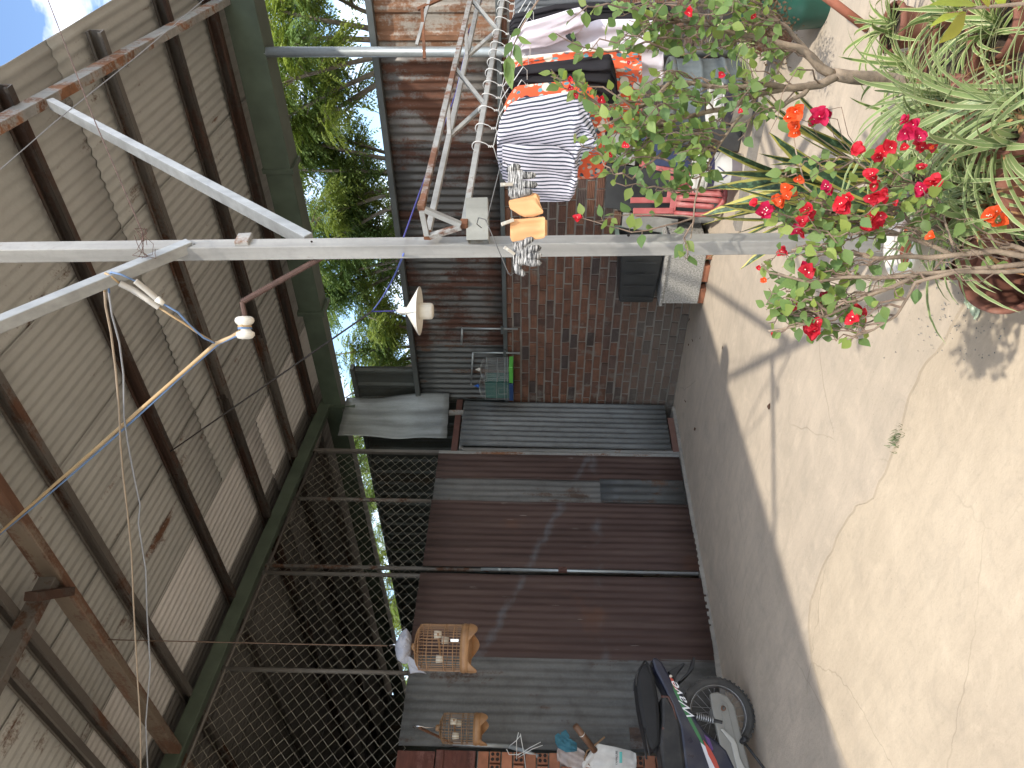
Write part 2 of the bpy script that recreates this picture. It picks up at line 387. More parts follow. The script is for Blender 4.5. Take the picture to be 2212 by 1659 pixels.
for i, (a, c, mt, tr) in enumerate(fx):
    o = obj('sheet', corr(a, c, 1.95, 2.975, lambda u, v, h, i=i: V((u, YB+.05-h+(.004 if i % 2 else 0), v)), trap=bool(tr), seed=i, nv=4), mt, fence, smooth=not tr, solid=.0012)
    if i == 0: o['label'] = 'grey unrusted sheet at the corner'
    if tr and i == 5: o['label'] = 'sunlit ribbed sheet, pale and part rusted'
b = MB(); b.mm((-6.24, YB-.035, 2.945), (1.3, YB+.035, 3.0)); obj('top_rail', b, M_channel, fence, bevel=.004)
b = MB(); b.mm((-6.2, YB-.045, 1.918), (1.3, YB+.012, 1.962)); obj('bottom_rail', b, M_channel, fence, bevel=.004)
tall = thing('tall_sheet_panel', 'dark ribbed sheet panel raised above the fence at the corner', 'fence panel', (-5.9, YB+.08, 3.0))
for i in range(8):
    a = -5.80-(i+1)*.88; obj('sheet', corr(a, a+.88, 1.9, 3.70, lambda u, v, h: V((u, YB+.10-h, v)), trap=True, seed=i, nv=2), M_darkrib, tall, solid=.0012)
b = MB(); b.mm((-13.6, YB+.03, 3.69), (-5.79, YB+.12, 3.735)); obj('top_rail', b, M_channel, tall, bevel=.004)

# ---------------------------------------------------------------- roof
roof = thing('lean_to_roof', 'corrugated lean-to roof with dark purlins over the yard', 'roof', (-4, 4, 4.3))
def xe(y): return -1.47 if y > 3.83 else -1.47+(3.83-y)*.131     # free right edge of the sheets
YT, YL = -3.2, 7.0
def roofsheet(x0, x1, y0, y1, mt, seed, right=False, dz=0.):
    pitch = .076; n = max(3, int((x1-x0)/pitch*6)); ys = [y0+(y1-y0)*j/8 for j in range(9)]; b = MB(); vs = []
    for y in ys:
        for i in range(n+1):
            u = i/n; x = lerp(x0, xe(y) if right else x1, u)
            vs.append((x, y+(.012*nz(x*11, seed, 3) if y in (y0, y1) else 0), zr(y)+.112+dz+.0065*sin(2*pi*(x-x0)/pitch)+.006*nz(x*1.5, y*.9, seed)))
    b.add(vs, [(j*(n+1)+i, j*(n+1)+i+1, (j+1)*(n+1)+i+1, (j+1)*(n+1)+i) for j in range(8) for i in range(n)])
    return b
k = 0
xs = [-13.9+i*.86 for i in range(15)]
for i in range(14):
    x0, x1 = xs[i], xs[i+1]+.03
    new = x1 < -5.2
    right = x1 > -2.2
    if x0 > -2.2: continue
    if right: x1 = -1.47
    for y0, y1, dz in ((YT, .75, .012), (.6, 4.62 if x0 > -5.4 else 5.4, .006), (4.5 if x0 > -5.4 else 5.3, YL, 0)):
        k += 1
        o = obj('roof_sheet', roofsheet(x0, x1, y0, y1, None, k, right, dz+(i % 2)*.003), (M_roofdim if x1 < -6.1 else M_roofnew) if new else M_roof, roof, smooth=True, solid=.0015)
        if new and y0 > 1 and x1 > -6.1: o['label'] = 'paler newer roof sheet'
def channel(p, q, w, h, t=.006, flip=1):              # C section lying along p to q, open to one side
    p, q = V(p), V(q); z = (q-p).normalized(); up = V((0, 0, 1)); x = up.cross(z).normalized(); y = z.cross(x); b = MB()
    def bx(cx, cy, sx, sy): b.bar(p+x*cx+y*cy, q+x*cx+y*cy, sx, sy)
    bx(0, 0, t, h); bx(flip*w/2, h/2-t/2, w-t, t); bx(flip*w/2, -h/2+t/2, w-t, t); bx(flip*(w-t), h/2-.012, t, .016); bx(flip*(w-t), -h/2+.012, t, .016)
    return b
PUR = [(3.93, -13.8, -1.56, M_purlin), (4.85, -13.8, -1.58, M_purlin), (5.68, -13.8, -1.62, M_purlin), (6.36, -13.8, -1.66, M_purlin)]
for i, (y, xa, xb_, mt) in enumerate(PUR):
    cuts = [(xa, -6.3), (-6.3, -4.6), (-4.6, xb_)] if i != 3 else [(xa, -6.3), (-6.3, -4.0), (-4.0, xb_)]
    for j, (a, c) in enumerate(cuts):
        o = obj('purlin', channel((a-.05, y+(.004*j), zr(y)+.05-.004*j), (c+.05, y+(.004*j), zr(y)+.05-.004*j), .052, .095, flip=-1), M_purlin if (i+j) % 3 else M_purlin2, roof)
obj('purlin', channel((-13.8, 3.0, zr(3.0)+.05), (-1.5, 3.0, zr(3.0)+.05), .052, .095, flip=-1), M_purlin2, roof)
for y in (2.30, 2.09):
    obj('purlin', channel((-13.8, y, zr(y)+.052), (-3.55, y, zr(y)+.052), .05, .09, flip=-1), M_purlin2, roof)
for y in (1.2, .1, -1.0, -2.2):
    obj('purlin', channel((-13.8, y, zr(y)+.05), (xe(y)-.1, y, zr(y)+.05), .05, .09, flip=-1), M_purlin2, roof)
b = MB(); b.bar((-8.5, 2.50, 4.432), (-1.5, 2.55, 4.40), .06, .13); o = obj('ridge_tube', b, M_rustbeam, roof, bevel=.006); o['label'] = 'heavily rusted steel tube under the roof'
b = MB(); b.bar((XP+.03, -3, zr(-3)-.07), (XP+.03, 6.75, zr(6.75)-.055), .07, .13); obj('rafter', b, M_green, roof, bevel=.005)
b = MB(); b.bar((-3.84, 2.52, zr(2.5)-.05), (-4.62, -3.0, zr(-3)-.06), .06, .10); obj('rafter', b, M_purlin2, roof, bevel=.004)
b = MB(); b.bar((-3.70, 2.30, zr(2.3)-.12), (-3.95, 2.50, zr(2.5)-.12), .05, .08); obj('cleat', b, M_purlin, roof)
ra, rb_ = V((-1.39, .5, zr(.5)-.045)), V((-1.835, 6.80, zr(6.80)-.045))
b = MB(); b.bar(ra, rb_, .055, .095); o = obj('rafter', b, M_galvold, roof, bevel=.004); o['label'] = 'galvanised rafter with rusty underside'
b = MB(); b.mm((-13.7, 6.47, 3.865), (-4.86, 6.66, 4.07)); obj('eave_beam', b, M_green, roof, bevel=.006)
b = MB(); b.mm((-4.86, 6.44, 3.845), (-3.25, 6.67, 4.085)); obj('eave_beam', b, M_green, roof, bevel=.006)
b = MB(); b.mm((-3.25, 6.42, 3.835), (1.5, 6.68, 4.09)); obj('eave_beam', b, M_green, roof, bevel=.006)
for x in (-4.86, -3.25):
    b = MB(); b.mm((x-.02, 6.41, 3.815), (x+.03, 6.69, 4.10)); obj('joint_strap', b, M_green, roof, bevel=.003)
b = MB(); b.tube([(-1.55, 6.45, 4.0), (-1.50, 6.45, 4.0)], .045, 10); obj('tube_stub', b, M_purlin, roof)

# ---------------------------------------------------------------- sheet partition with chain link above
part_ = thing('sheet_partition', 'brown and grey corrugated sheet partition with chain link mesh above', 'partition', (XP, 4.2, 0))
def pp(dx): return lambda u, v, h: V((XP+dx+h, u, v))
SH = [(5.40, 5.757, .045, 2.655, M_brown, .03), (5.085, 5.42, .05, 2.655, M_doorgrey, .02), (4.30, 5.10, .03, 2.66, M_brown, .03),
      (3.385, 4.226, .02, 2.672, M_brown, .03), (2.615, 3.40, .02, 2.655, M_doorgrey, .02)]
for i, (a, c, z0, z1, mt, dx) in enumerate(SH):
    obj('sheet', corr(a, c, z0, z1, pp(dx), pitch=.076, amp=.0052, seed=i+20, nv=8, wob=.012), mt, part_, smooth=True, solid=.0012)
o = obj('patch_sheet', corr(5.10, 5.41, .06, .92, pp(.042), pitch=.1, amp=.006, seed=33, nv=3), M_greysheet, part_, smooth=True, solid=.0012)
o = obj('patch_sheet', corr(2.63, 2.80, .05, .82, pp(.035), pitch=.1, amp=.006, seed=34, nv=3), M_doorgrey, part_, smooth=True, solid=.0012)
def tubes(name, segs, r, mt, parent, n=8):
    for p, q in segs:
        b = MB(); b.tube([p, q], r, n); obj(name, b, mt, parent, smooth=True)
X0 = XP-.02
tubes('pole', [((X0, 5.13, 2.6), (X0, 5.13, 4.12)), ((X0, 4.30, 0.02), (X0, 4.30, 4.2)), ((X0, 4.22, .02), (X0, 4.22, 4.2)), ((X0, 3.242, 2.5), (X0, 3.242, 4.28))], .021, M_purlin2, part_)
b = MB(); b.tube([(XP+.05, 4.262, .06), (XP+.05, 4.262, 2.1)], .014, 8); b.tube([(XP+.05, 4.262, 1.90), (XP+.05, 4.262, 1.95)], .015, 8); obj('gate_pipe', b, M_pipe, part_, smooth=True)
b = MB(); b.box((XP+.065, 4.262, 1.33), (.03, .05, .08)); b.tube([(XP+.09, 4.25, 1.36), (XP+.10, 4.262, 1.33), (XP+.09, 4.275, 1.30)], .005, 6); obj('latch', b, M_redtube, part_)
b = MB(); b.mm((XP-.035, 5.78, .03), (XP+.005, 5.825, 2.66)); obj('door_post', b, M_galvold, part_, bevel=.003)
b = MB(); b.mm((XP-.035, 5.82, 2.46), (XP+.01, 6.64, 2.53)); obj('lintel_tube', b, M_redtube, part_, bevel=.004)
b = MB(); b.mm((XP+.0, 6.38, 2.40), (XP+.04, 6.43, 2.60)); obj('prop_tube', b, M_galvold, part_)
b = MB(); b.mm((XP-.05, 5.80, 2.60), (XP-.01, 5.84, 4.13)); obj('mesh_post', b, M_purlin2, part_)
b = MB(); b.mm((XP-.05, 5.84, 4.02), (XP+.0, 6.5, 4.08)); obj('mesh_rail', b, M_purlin2, part_)
# chain link: every wire is a zigzag, neighbours hook into each other
def chain(y0, y1, zb, ztop, dy=.078, dz=.088, r=.0019):
    b = MB(); n = int((y1-y0)/(dy/2)); w = 0
    for i in range(n):
        y = y0+i*dy/2; top = ztop(y); m = int((top-zb)/(dz/2)); pts = []
        for j in range(m+1):
            s = 1 if (j+i) % 2 else 0
            pts.append((XP-.015+(.003 if s else -.003)+.012*nz(y*1.3, j*.06, 2), y+(dy/2 if s else 0)+.004*nz(y*3, j, 5), zb+j*dz/2))
        b.tube(pts, r, 3, caps=False)
    return b
M_wire = plain('chain_wire', (.30, .28, .23), .6, .3, var=.3)
o = obj('chain_link_mesh', chain(1.6, 5.80, 2.60, lambda y: zr(y)-.14, dy=.112, dz=.104, r=.0024), M_wire, part_, kind='stuff')
tubes('mesh_rail', [((XP-.015, 1.2, zr(1.2)-.16), (XP-.015, 5.8, zr(5.8)-.15))], .014, M_purlin2, part_)
# loose leaf and bent sheet by the corner
leaf = thing('zinc_sheet_leaf', 'grey corrugated zinc sheet leaf closing the corner gap beside brown door', 'gate', (XP+.03, 6.2, .1))
obj('sheet', corr(5.835, 6.565, .115, 2.43, lambda u, v, h: V((XP+.045+h+.02*(v-.1)/2.3, u, v)), pitch=.078, amp=.011, seed=2, nv=6, wob=.006), M_leaf, leaf, smooth=True, solid=.0014)
b = MB(); b.mm((XP-.01, 5.84, 2.40), (XP+.03, 6.56, 2.44)); obj('frame_tube', b, M_galvold, leaf)
b = MB(); b.mm((XP-.01, 5.815, .03), (XP+.03, 5.85, 2.40)); obj('frame_tube', b, M_galvold, leaf)
def bentp(u, v, h):
    w = max(0, (u-6.25)/.35)
    return V((XP+.06+h*1.0+.10*w*w*(.5+.5*sin(v*3))+.015*nz(u*5, v*3, 1), u+.02*nz(u*2, v*3, 9), v+.04*(u-6)))
bent = thing('bent_sheet', 'creased light grey metal sheet hung above the zinc leaf', 'metal sheet', (XP+.05, 6.25, 2.585))
obj('sheet', corr(5.955, 6.60, 2.585, 3.80, bentp, pitch=.20, amp=.006, seed=3, nv=14, wob=.03), sheet_mat('creased_zinc', (.26, .28, .285), (.1, .06, .04), -.5, metal=.35, rough=.5, dirt=.15), bent, smooth=True, solid=.001)
b = MB(); b.mm((XP+.02, 6.44, 3.70), (XP+.055, 6.48, 4.0)); obj('hanger_strip', b, M_green, bent)
# threshold plinth under the partition
b = MB()
for i in range(46):
    y0 = 2.6+i*.085
    b.mm((XP-.10, y0, -.02), (XP+.035+.018*nz(y0*3, 1, 1)+.03*max(0, (y0-5.4)), y0+.0849, .035+.02*max(0, nz(y0*2, 5, 1))))
struct(obj('threshold', b, M_step))
b = MB(); b.mm((XP-.02, 5.83, .0), (XP+.04, 6.35, .10)); o = obj('threshold_board', b, plain('old_board', (.16, .085, .065), .8, scale=3)); tag(o, 'reddish board wedged under the zinc sheet leaf', 'board')
# dark back of the aviary
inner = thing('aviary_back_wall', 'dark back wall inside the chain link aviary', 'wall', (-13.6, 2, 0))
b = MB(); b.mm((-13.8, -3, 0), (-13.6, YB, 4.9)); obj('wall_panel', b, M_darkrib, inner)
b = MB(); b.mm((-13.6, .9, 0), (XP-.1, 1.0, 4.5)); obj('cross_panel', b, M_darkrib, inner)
# end pier of hollow bricks and the board above it
M_clay = plain('pier_clay', (.30, .12, .065), .85, var=.3, scale=8, bump=.3)
M_hole = plain('brick_hole', (.02, .014, .012), .9)
pier = thing('hollow_brick_pier', 'pier of hollow bricks with round holes left of the sheet partition', 'pier', (XP, 2.4, 0))
b = MB(); b.mm((XP-.10, 1.2, 0), (XP+.07, 2.565, 2.02)); obj('mortar', b, M_mortar, pier)
random.seed(5)
hb = MB(); hb.box((0, 0, 0), (.03, .082, .082))
z = .05; row = 0
while z < 2.0:
    end = row % 2 == 0; y = 2.553
    while y > 1.3:
        L = .085 if end else .185
        q = MB(); q.box((XP+.075+random.uniform(-.006, .008), y-L/2, z), (.07, L-.004, .080))
        br = obj('brick', q, M_clay, pier, bevel=.003)
        if end and y > 2.1:
            for dy in (-.019, .019):
                for dz in (-.019, .019):
                    q = MB(); q.lathe([(.0135, .0), (.0135, .0015), (0.0001, .0015)], 10, (XP+.1125+.004, y-L/2+dy, z+dz), Matrix.Rotation(pi/2, 3, 'Y')); obj('hole', q, M_hole, br)
        y -= L+.013; end = not end if not (row % 2 == 0) else end
        end = (random.random() < .5)
    z += .0915; row += 1
plk = thing('rusty_door_panel', 'flat red-brown panel above the hollow brick pier', 'panel', (XP+.05, 2.3, 2.02))
M_redpanel = sheet_mat('red_panel', (.16, .06, .045), (.10, .035, .025), .4, vert=1, metal=0)
for i in range(2):
    b = MB(); b.mm((XP+.05, 1.2, 2.035+i*.315), (XP+.085, 2.565-.012*i, 2.34+i*.305)); obj('board', b, M_redpanel, plk, bevel=.004)
b = MB(); b.mm((XP+.085, 1.2, 2.28), (XP+.10, 2.56, 2.34)); obj('batten', b, M_redpanel, plk, bevel=.003)

# ---------------------------------------------------------------- main post with knee braces
PX, PY = -1.444, 2.369
post = thing('steel_post', 'square galvanised steel post with knee braces in the foreground', 'post', (PX, PY, 0))
top = V((PX-.075, PY-.037, zr(PY)-.02))
b = MB(); b.bar((PX, PY, -.05), top, .056, .056, up=(0, 1, 0)); obj('post_tube', b, M_galvold, post, bevel=.004)
b = MB(); b.bar((PX-.035, PY+.02, 2.42), (-1.632, 3.99, 4.20), .038, .055, up=(1, 0, 0)); obj('brace', b, M_galv, post, bevel=.003)
s0, q0 = V((PX-.03, PY-.02, 2.84)), V((-1.44, 1.85, 3.237))
b = MB(); b.bar(s0, s0+(q0-s0)*3.6, .04, .042, up=(1, 0, 0)); obj('brace', b, M_galv, post, bevel=.003)
zsl = [(540, 522), (430, 540), (670, 535), (1357, 530), (345, 545)]
b = MB()
obj('sleeve', MB().bar((PX-.031, PY-.008, 2.62), (PX-.034, PY-.009, 2.67), .062, .062, up=(0, 1, 0)), M_galvold, post, bevel=.003)
for x_, y_, r_ in ((430, 548, .006), (549, 540, .008), (418, 522, .005), (680, 540, .006), (1360, 531, .009), (1358, 505, .005), (672, 516, .004)):
    p = at(x_, y_, 1, PY-.0285); q = MB(); q.lathe([(r_, -.001), (r_, .001), (.0001, .001)], 10, p+V((-.02*p.z/4.4, -.0006, 0)), Matrix.Rotation(pi/2, 3, 'X')); obj('bolt_hole', q, M_hole, post)
# far round pipe holding the eave beam
b = MB(); b.tube([(-2.21, 6.46, 0), (-2.21, 6.46, 3.85)], .041, 14); o = obj('round_pipe_post', b, M_pipe, smooth=True); tag(o, 'round galvanised pipe standing by the fence, under the green eave beam', 'post')
scene.cycles.use_adaptive_sampling = True; scene.cycles.adaptive_threshold = .02
def proj(P):
    q = V(P)-EYE; f = q.dot(fw); U = 829.5+FPX*q.dot(RI)/f; W = 1106+FPX*q.dot(DN)/f; return (W, 1659-U)
def dirpx(U, W): return (RI*((U-829.5)/FPX)+DN*((W-1106)/FPX)+fw).normalized()
# ---------------------------------------------------------------- lattice truss carrying the laundry
TD = dirpx(2745, 1273); C0 = atd(1002, 488, 2.62); SD = TD.cross(V((0, 0, 1))).normalized(); UPT = SD.cross(TD)
TL = 4.6
truss = thing('lattice_truss', 'light steel lattice beam with rusted joints carrying the laundry', 'truss', C0)
M_truss = sheet_mat('truss_steel', (.32, .32, .305), (.13, .06, .035), .02, metal=.3, rough=.5, dirt=.15)
cho = {'c': C0, 'a': C0+SD*.068+UPT*.138, 'b': C0-SD*.052+UPT*.130}
for k_, p in cho.items():
    obj('chord', MB().bar(p, p+TD*TL, .021, .021), M_truss, truss, bevel=.002)
def t_of(y):
    lo, hi = 0.0, TL
    for _ in range(40):
        m = (lo+hi)/2
        if proj(C0+TD*m)[1] > y: lo = m
        else: hi = m
    return lo
tn = [t_of(226), t_of(65)]; sp_ = tn[1]-tn[0]; tn += [tn[1]+sp_*.9, tn[1]+sp_*1.8, tn[1]+sp_*2.6]
for tc in tn:
    c = C0+TD*tc; an = cho['a']+TD*(tc+.17); bn = cho['b']+TD*(tc-.16)
    for e, f_ in ((c, an), (c, bn), (bn, cho['a']+TD*(tc-.05))):
        if tc < TL-.2: obj('web', MB().bar(e.lerp(f_, .05), e.lerp(f_, .95), .015, .015), M_truss, truss)
M_rust = sheet_mat('rust_only', (.16, .085, .05), (.15, .06, .028), .6, metal=0)
for p, q in ((cho['a'], cho['b']), (cho['a'], cho['c']), (cho['b'], cho['c'])):
    obj('end_web', MB().bar(p.lerp(q, .08), p.lerp(q, .92), .017, .017), M_truss, truss)
for key in 'abc':
    p = cho[key]; obj('joint', MB().box(p+TD*.012, (.026, .026, .026), Matrix((SD, TD, UPT)).transposed()), M_rust, truss, bevel=.003)
# bracket stub on the post
bk = thing('bracket_stub', 'short open box tube bracket welded to the steel post', 'bracket', atd(1033, 480, 2.60))
p0, p1 = atd(1033, 522, 2.66), atd(1031, 432, 2.66)
ax = (p1-p0).normalized(); upv = V((0, 0, 1)); sv = ax.cross(upv).normalized(); b = MB()
for s_, w_, h_ in ((sv*.034, .003, .074), (-sv*.034, .003, .074)): b.bar(p0+s_, p1+s_, w_, h_)
for s_ in (upv*.036, -upv*.036): b.bar(p0+s_, p1+s_, .066, .003)
obj('box_tube', b, sheet_mat('bracket_steel', (.24, .24, .215), (.22, .13, .06), .18, metal=.2, dirt=.1), bk)
# ropes
M_rope = plain('blue_rope', (.05, .05, .22), .7, var=.3)
b = MB(); q = C0+TD*TL; b.tube([atd(872, 512, 2.70), atd(905, 420, 2.95), atd(985, 200, 3.6), atd(1010, 90, 3.9), atd(1022, 70, 3.95), atd(1005, 85, 3.9), atd(1030, 30, 4.05), atd(1048, -20, 4.2)], .0032, 5)
tag(obj('blue_rope', b, M_rope, smooth=True), 'blue nylon rope strung from the post along the truss', 'rope')

# ---------------------------------------------------------------- hangers and clothes
M_hang = plain('white_wire', (.62, .62, .60), .4, .2, var=.1)
M_dwire = plain('dark_wire', (.10, .10, .10), .5, .4)
def hanger(t, tilt=0, drop=.10, half=.19, lab='empty white wire hanger hooked over the truss'):
    o = thing('wire_hanger', lab, 'hanger', C0+TD*t, 'wire hangers along the truss')
    S = SD*cos(tilt)+TD*sin(tilt); P = C0+TD*t; Z = V((0, 0, 1)); b = MB(); pts = []
    for k in range(9):
        a = radians(200-k*27); pts.append(P+S*(.021*cos(a))+Z*(.021*sin(a)))
    pts += [P+S*.012+Z*-.03, P+Z*-.045, P+Z*-.06]; b.tube(pts, .0019, 5); obj('hook', b, M_hang, o, smooth=True)
    b = MB(); n0 = P+Z*-.06
    b.tube([n0, n0+S*.05-Z*.012, n0+S*half-Z*drop, n0+S*(half-.015)-Z*(drop+.015), n0-S*(half-.015)-Z*(drop+.015), n0-S*half-Z*drop, n0-S*.05-Z*.012], .0017, 5, closed=True); obj('frame', b, M_hang, o, smooth=True)
    b = MB()
    for k in range(3): b.tube([n0+V((0, 0, k*.007))+S*.004, n0+V((0, 0, k*.007+.004))-S*.004], .0025, 5)
    obj('twist', b, M_hang, o)
    return o
def fabric(n, c, rough=.85):
    w = n.noise(260, detail=1); n.bs(Roughness=rough, Base_Color=c, Specular_IOR_Level=.15)
    n.bump(n.noise(40, detail=2), .25, .004); return n.m
def stripes(name, ang):
    n = NT(name); ax_ = SD*cos(ang)+V((0, 0, 1))*sin(ang)
    d = n.n('VectorMath', {0: n.co(), 1: tuple(ax_)}, operation='DOT_PRODUCT').outputs['Value']
    d = n.math('ADD', n.math('MULTIPLY', d, 1/.0150), n.math('MULTIPLY', n.noise(5, detail=2), 1.1))
    f = n.math('FRACT', d); s1 = n.math('LESS_THAN', n.math('ABSOLUTE', n.math('SUBTRACT', f, .5)), .20)
    return fabric(n, n.mix(s1, (.60, .58, .66), (.050, .062, .085)))
def floral(name):
    n = NT(name); v1 = n.n('TexVoronoi', {'Scale': 16}); v2 = n.n('TexVoronoi', {'Scale': 16, 'Vector': n.map(loc=(.37, .21, .13))})
    c = n.mix(n.rng(v1.outputs['Distance'], .40, .36), (.70, .125, .055), n.ramp(v1.outputs['Color'], [(.2, (.70, .62, .50)), (.45, (.045, .03, .04)), (.7, (.13, .35, .42)), (.9, (.7, .65, .55))]))
    c = n.mix(n.rng(v2.outputs['Distance'], .30, .26), c, n.ramp(v2.outputs['Color'], [(.3, (.05, .03, .05)), (.6, (.65, .6, .5))]))
    return fabric(n, c)
M_str, M_str2, M_flo = stripes('striped_cotton', .22), stripes('striped_cotton_flap', -.10), floral('orange_print')
def cloth(name, c, var=.12): n = NT(name); return fabric(n, n.ramp(n.noise(6, detail=4), [(.3, hsv(c, 1-var)), (.7, hsv(c, 1+var))]))
M_blk, M_wht, M_crm, M_gry, M_cuff = cloth('black_cloth', (.022, .021, .024)), cloth('white_cloth', (.60, .565, .62), .05), cloth('cream_knit', (.72, .66, .56), .1), cloth('grey_cloth', (.12, .13, .14)), cloth('cuff_cloth', (.04, .05, .055))
def rows_shell(rows, H, nrm, thick=.03, fold=.010, nf=5, nu=26, nv=30, off=0, seed=0, front_only=False):
    nrm = V(nrm).normalized()
    def pl(x, y):
        d = ray(x, y); return EYE+d*((H-EYE).dot(nrm)/d.dot(nrm))
    def row(v):
        k = v*(len(rows)-1); i = min(int(k), len(rows)-2); f_ = k-i; a, c = rows[i], rows[i+1]
        return [lerp(a[j], c[j], f_) for j in range(3)]
    vs = []; N = (nu+1)*(nv+1)
    for side in ((1,) if front_only else (1, -1)):
        for j in range(nv+1):
            x, yl, yr = row(j/nv); P, Q = pl(x, yl), pl(x, yr)
            for i in range(nu+1):
                u = i/nu; p = P.lerp(Q, u); e = sqrt(max(0, 1-(2*u-1)**2))
                fo = fold*(sin(u*nf*2*pi+seed+2.2*nz(j*.09, seed, 1)+j*.03)*.6+nz(u*5, j*.16, seed)*1.3+nz(u*14, j*.5, seed+3)*.35)*min(1, e*2.0)*(.3+.7*min(1, j/nv*1.8))
                vs.append(p - nrm*(off+side*thick*.5*e*(.35+.65*min(1, 2.5*j/nv)) + fo + .02*nz(j*.07, seed, 8)))
    b = MB(); fs = []
    for j in range(nv):
        for i in range(nu):
            a = j*(nu+1)+i; fs.append((a, a+1, a+nu+2, a+nu+1))
            if not front_only: fs.append((N+a+nu+1, N+a+nu+2, N+a+1, N+a))
    b.add(vs, fs); return b
def garment(name, label, rows, y, mat, **kw):
    t = t_of(y); H = C0+TD*t; hanger(t, tilt=random.uniform(-.1, .1), lab='white wire hanger carrying the '+name.replace('_', ' ')); n_ = V((TD.x, TD.y, 0)).normalized()
    o = thing(name, label, kw.pop('cat', 'clothes'), H+V((0, 0, -.08)), 'clothes drying on the truss')
    obj('fabric', rows_shell(rows, H, n_, **kw), mat, o, smooth=True); return o, H, n_
random.seed(2)
o, H, n_ = garment('striped_shirt', 'white shirt with dark blue stripes hanging nearest the post', [(1074, 345, 296), (1080, 372, 258), (1100, 398, 228), (1125, 412, 214), (1160, 421, 210), (1190, 424, 205), (1215, 425, 200), (1232, 421, 196), (1243, 395, 196), (1249, 365, 200), (1256, 342, 212), (1275, 328, 250), (1292, 308, 300)], 316, M_str, thick=.05, fold=.009, nf=3, seed=1)
obj('front_flap', rows_shell([(1086, 374, 300), (1125, 413, 298), (1155, 422, 296), (1199, 425, 303), (1229, 424, 319), (1240, 408, 332), (1247, 385, 350)], H, n_, thick=.012, fold=.007, nf=2, off=.035, seed=4), M_str2, o, smooth=True)
garment('orange_print_blouse', 'orange print blouse directly behind the striped shirt', [(1090, 330, 226), (1098, 335, 210), (1114, 350, 188), (1177, 370, 181), (1240, 388, 175), (1262, 386, 174), (1281, 384, 190), (1300, 375, 215), (1312, 345, 240), (1318, 300, 270)], 277, M_flo, thick=.05, nf=3, seed=5)
garment('black_trousers', 'black trousers hanging between two orange print clothes', [(1096, 200, 170), (1104, 205, 158), (1114, 208, 147), (1180, 210, 136), (1255, 205, 125), (1290, 210, 119), (1318, 225, 113), (1327, 224, 140), (1333, 218, 175)], 238, M_blk, thick=.05, nf=4, fold=.014, seed=6)
garment('orange_print_skirt', 'long orange print skirt behind the black trousers', [(1100, 175, 150), (1112, 180, 133), (1150, 190, 127), (1212, 220, 113), (1320, 289, 111), (1355, 289, 112), (1376, 286, 112), (1386, 262, 113)], 211, M_flo, thick=.05, nf=5, fold=.014, seed=7)
garment('cream_knit_top', 'cream knitted top hanging before the white shirt', [(1092, 180, 150), (1105, 180, 124), (1180, 180, 116), (1250, 180, 109), (1330, 180, 103), (1345, 180, 112)], 184, M_crm, thick=.03, seed=8)
o, H, n_ = garment('white_shirt', 'white long shirt with one sleeve spread and dark cuff', [(1100, 160, 95), (1110, 180, 72), (1135, 185, 60), (1200, 190, 58), (1266, 190, 52), (1290, 190, 41), (1360, 190, 40), (1422, 190, 41), (1432, 180, 60)], 158, M_wht, thick=.05, fold=.012, nf=4, seed=9)
obj('sleeve', rows_shell([(1106, 108, 88), (1118, 102, 60), (1135, 96, 38), (1180, 90, 24), (1225, 72, 10), (1251, 58, 4), (1266, 38, 18)], H, n_, thick=.03, fold=.006, nf=2, off=.05, seed=2), M_wht, o, smooth=True)
obj('cuff', rows_shell([(1217, 62, 56), (1226, 72, 57), (1236, 79, 60), (1244, 79, 70)], H, n_, thick=.01, fold=.001, off=.055, nu=8, nv=8), M_cuff, o, smooth=True)
garment('dark_trousers', 'dark trousers hanging behind the white shirt', [(1100, 75, 50), (1112, 78, 28), (1200, 70, 8), (1300, 60, 8), (1440, 55, 8), (1450, 50, 15)], 99, M_blk, thick=.05, seed=10)
garment('grey_jacket', 'grey jacket at the far end of the laundry', [(1112, 40, -5), (1130, 40, -30), (1200, 35, -40), (1300, 30, -45), (1330, 25, -40)], 45, M_gry, thick=.06, seed=11)
for y in (135, 116, 73, 24, 8): hanger(t_of(y), random.uniform(-.3, .3))

# dark wire hanger with pegged gloves in front of the post
GP = 2.40
gh = thing('glove_hanger', 'dark wire hanger hung from the bracket holding pegged gloves', 'hanger', atd(1050, 478, GP))
b = MB(); b.tube([atd(1040, 492, GP+.18), atd(1030, 484, GP+.10), atd(1034, 470, GP+.04), atd(1048, 474, GP), atd(1051, 479, GP)], .0016, 5); obj('hook', b, M_dwire, gh, smooth=True)
b = MB(); b.tube([atd(1051, 479, GP), atd(1082, 353, GP), atd(1090, 350, GP), atd(1100, 362, GP), atd(1103, 420, GP), atd(1108, 500, GP), atd(1113, 588, GP), atd(1103, 595, GP), atd(1098, 590, GP)], .0017, 5, closed=True); obj('frame', b, M_dwire, gh, smooth=True)
M_peg = plain('peg_metal', (.55, .53, .48), .3, .8, var=.1)
def gmat(seed):
    n = NT('melange_knit'); f = n.noise(1, n.map((30, 30, 520), loc=(seed, seed, 0)), detail=3, rough=.7)
    return fabric(n, n.ramp(f, [(.40, (.02, .02, .022)), (.50, (.10, .10, .10)), (.60, (.55, .54, .52))]))
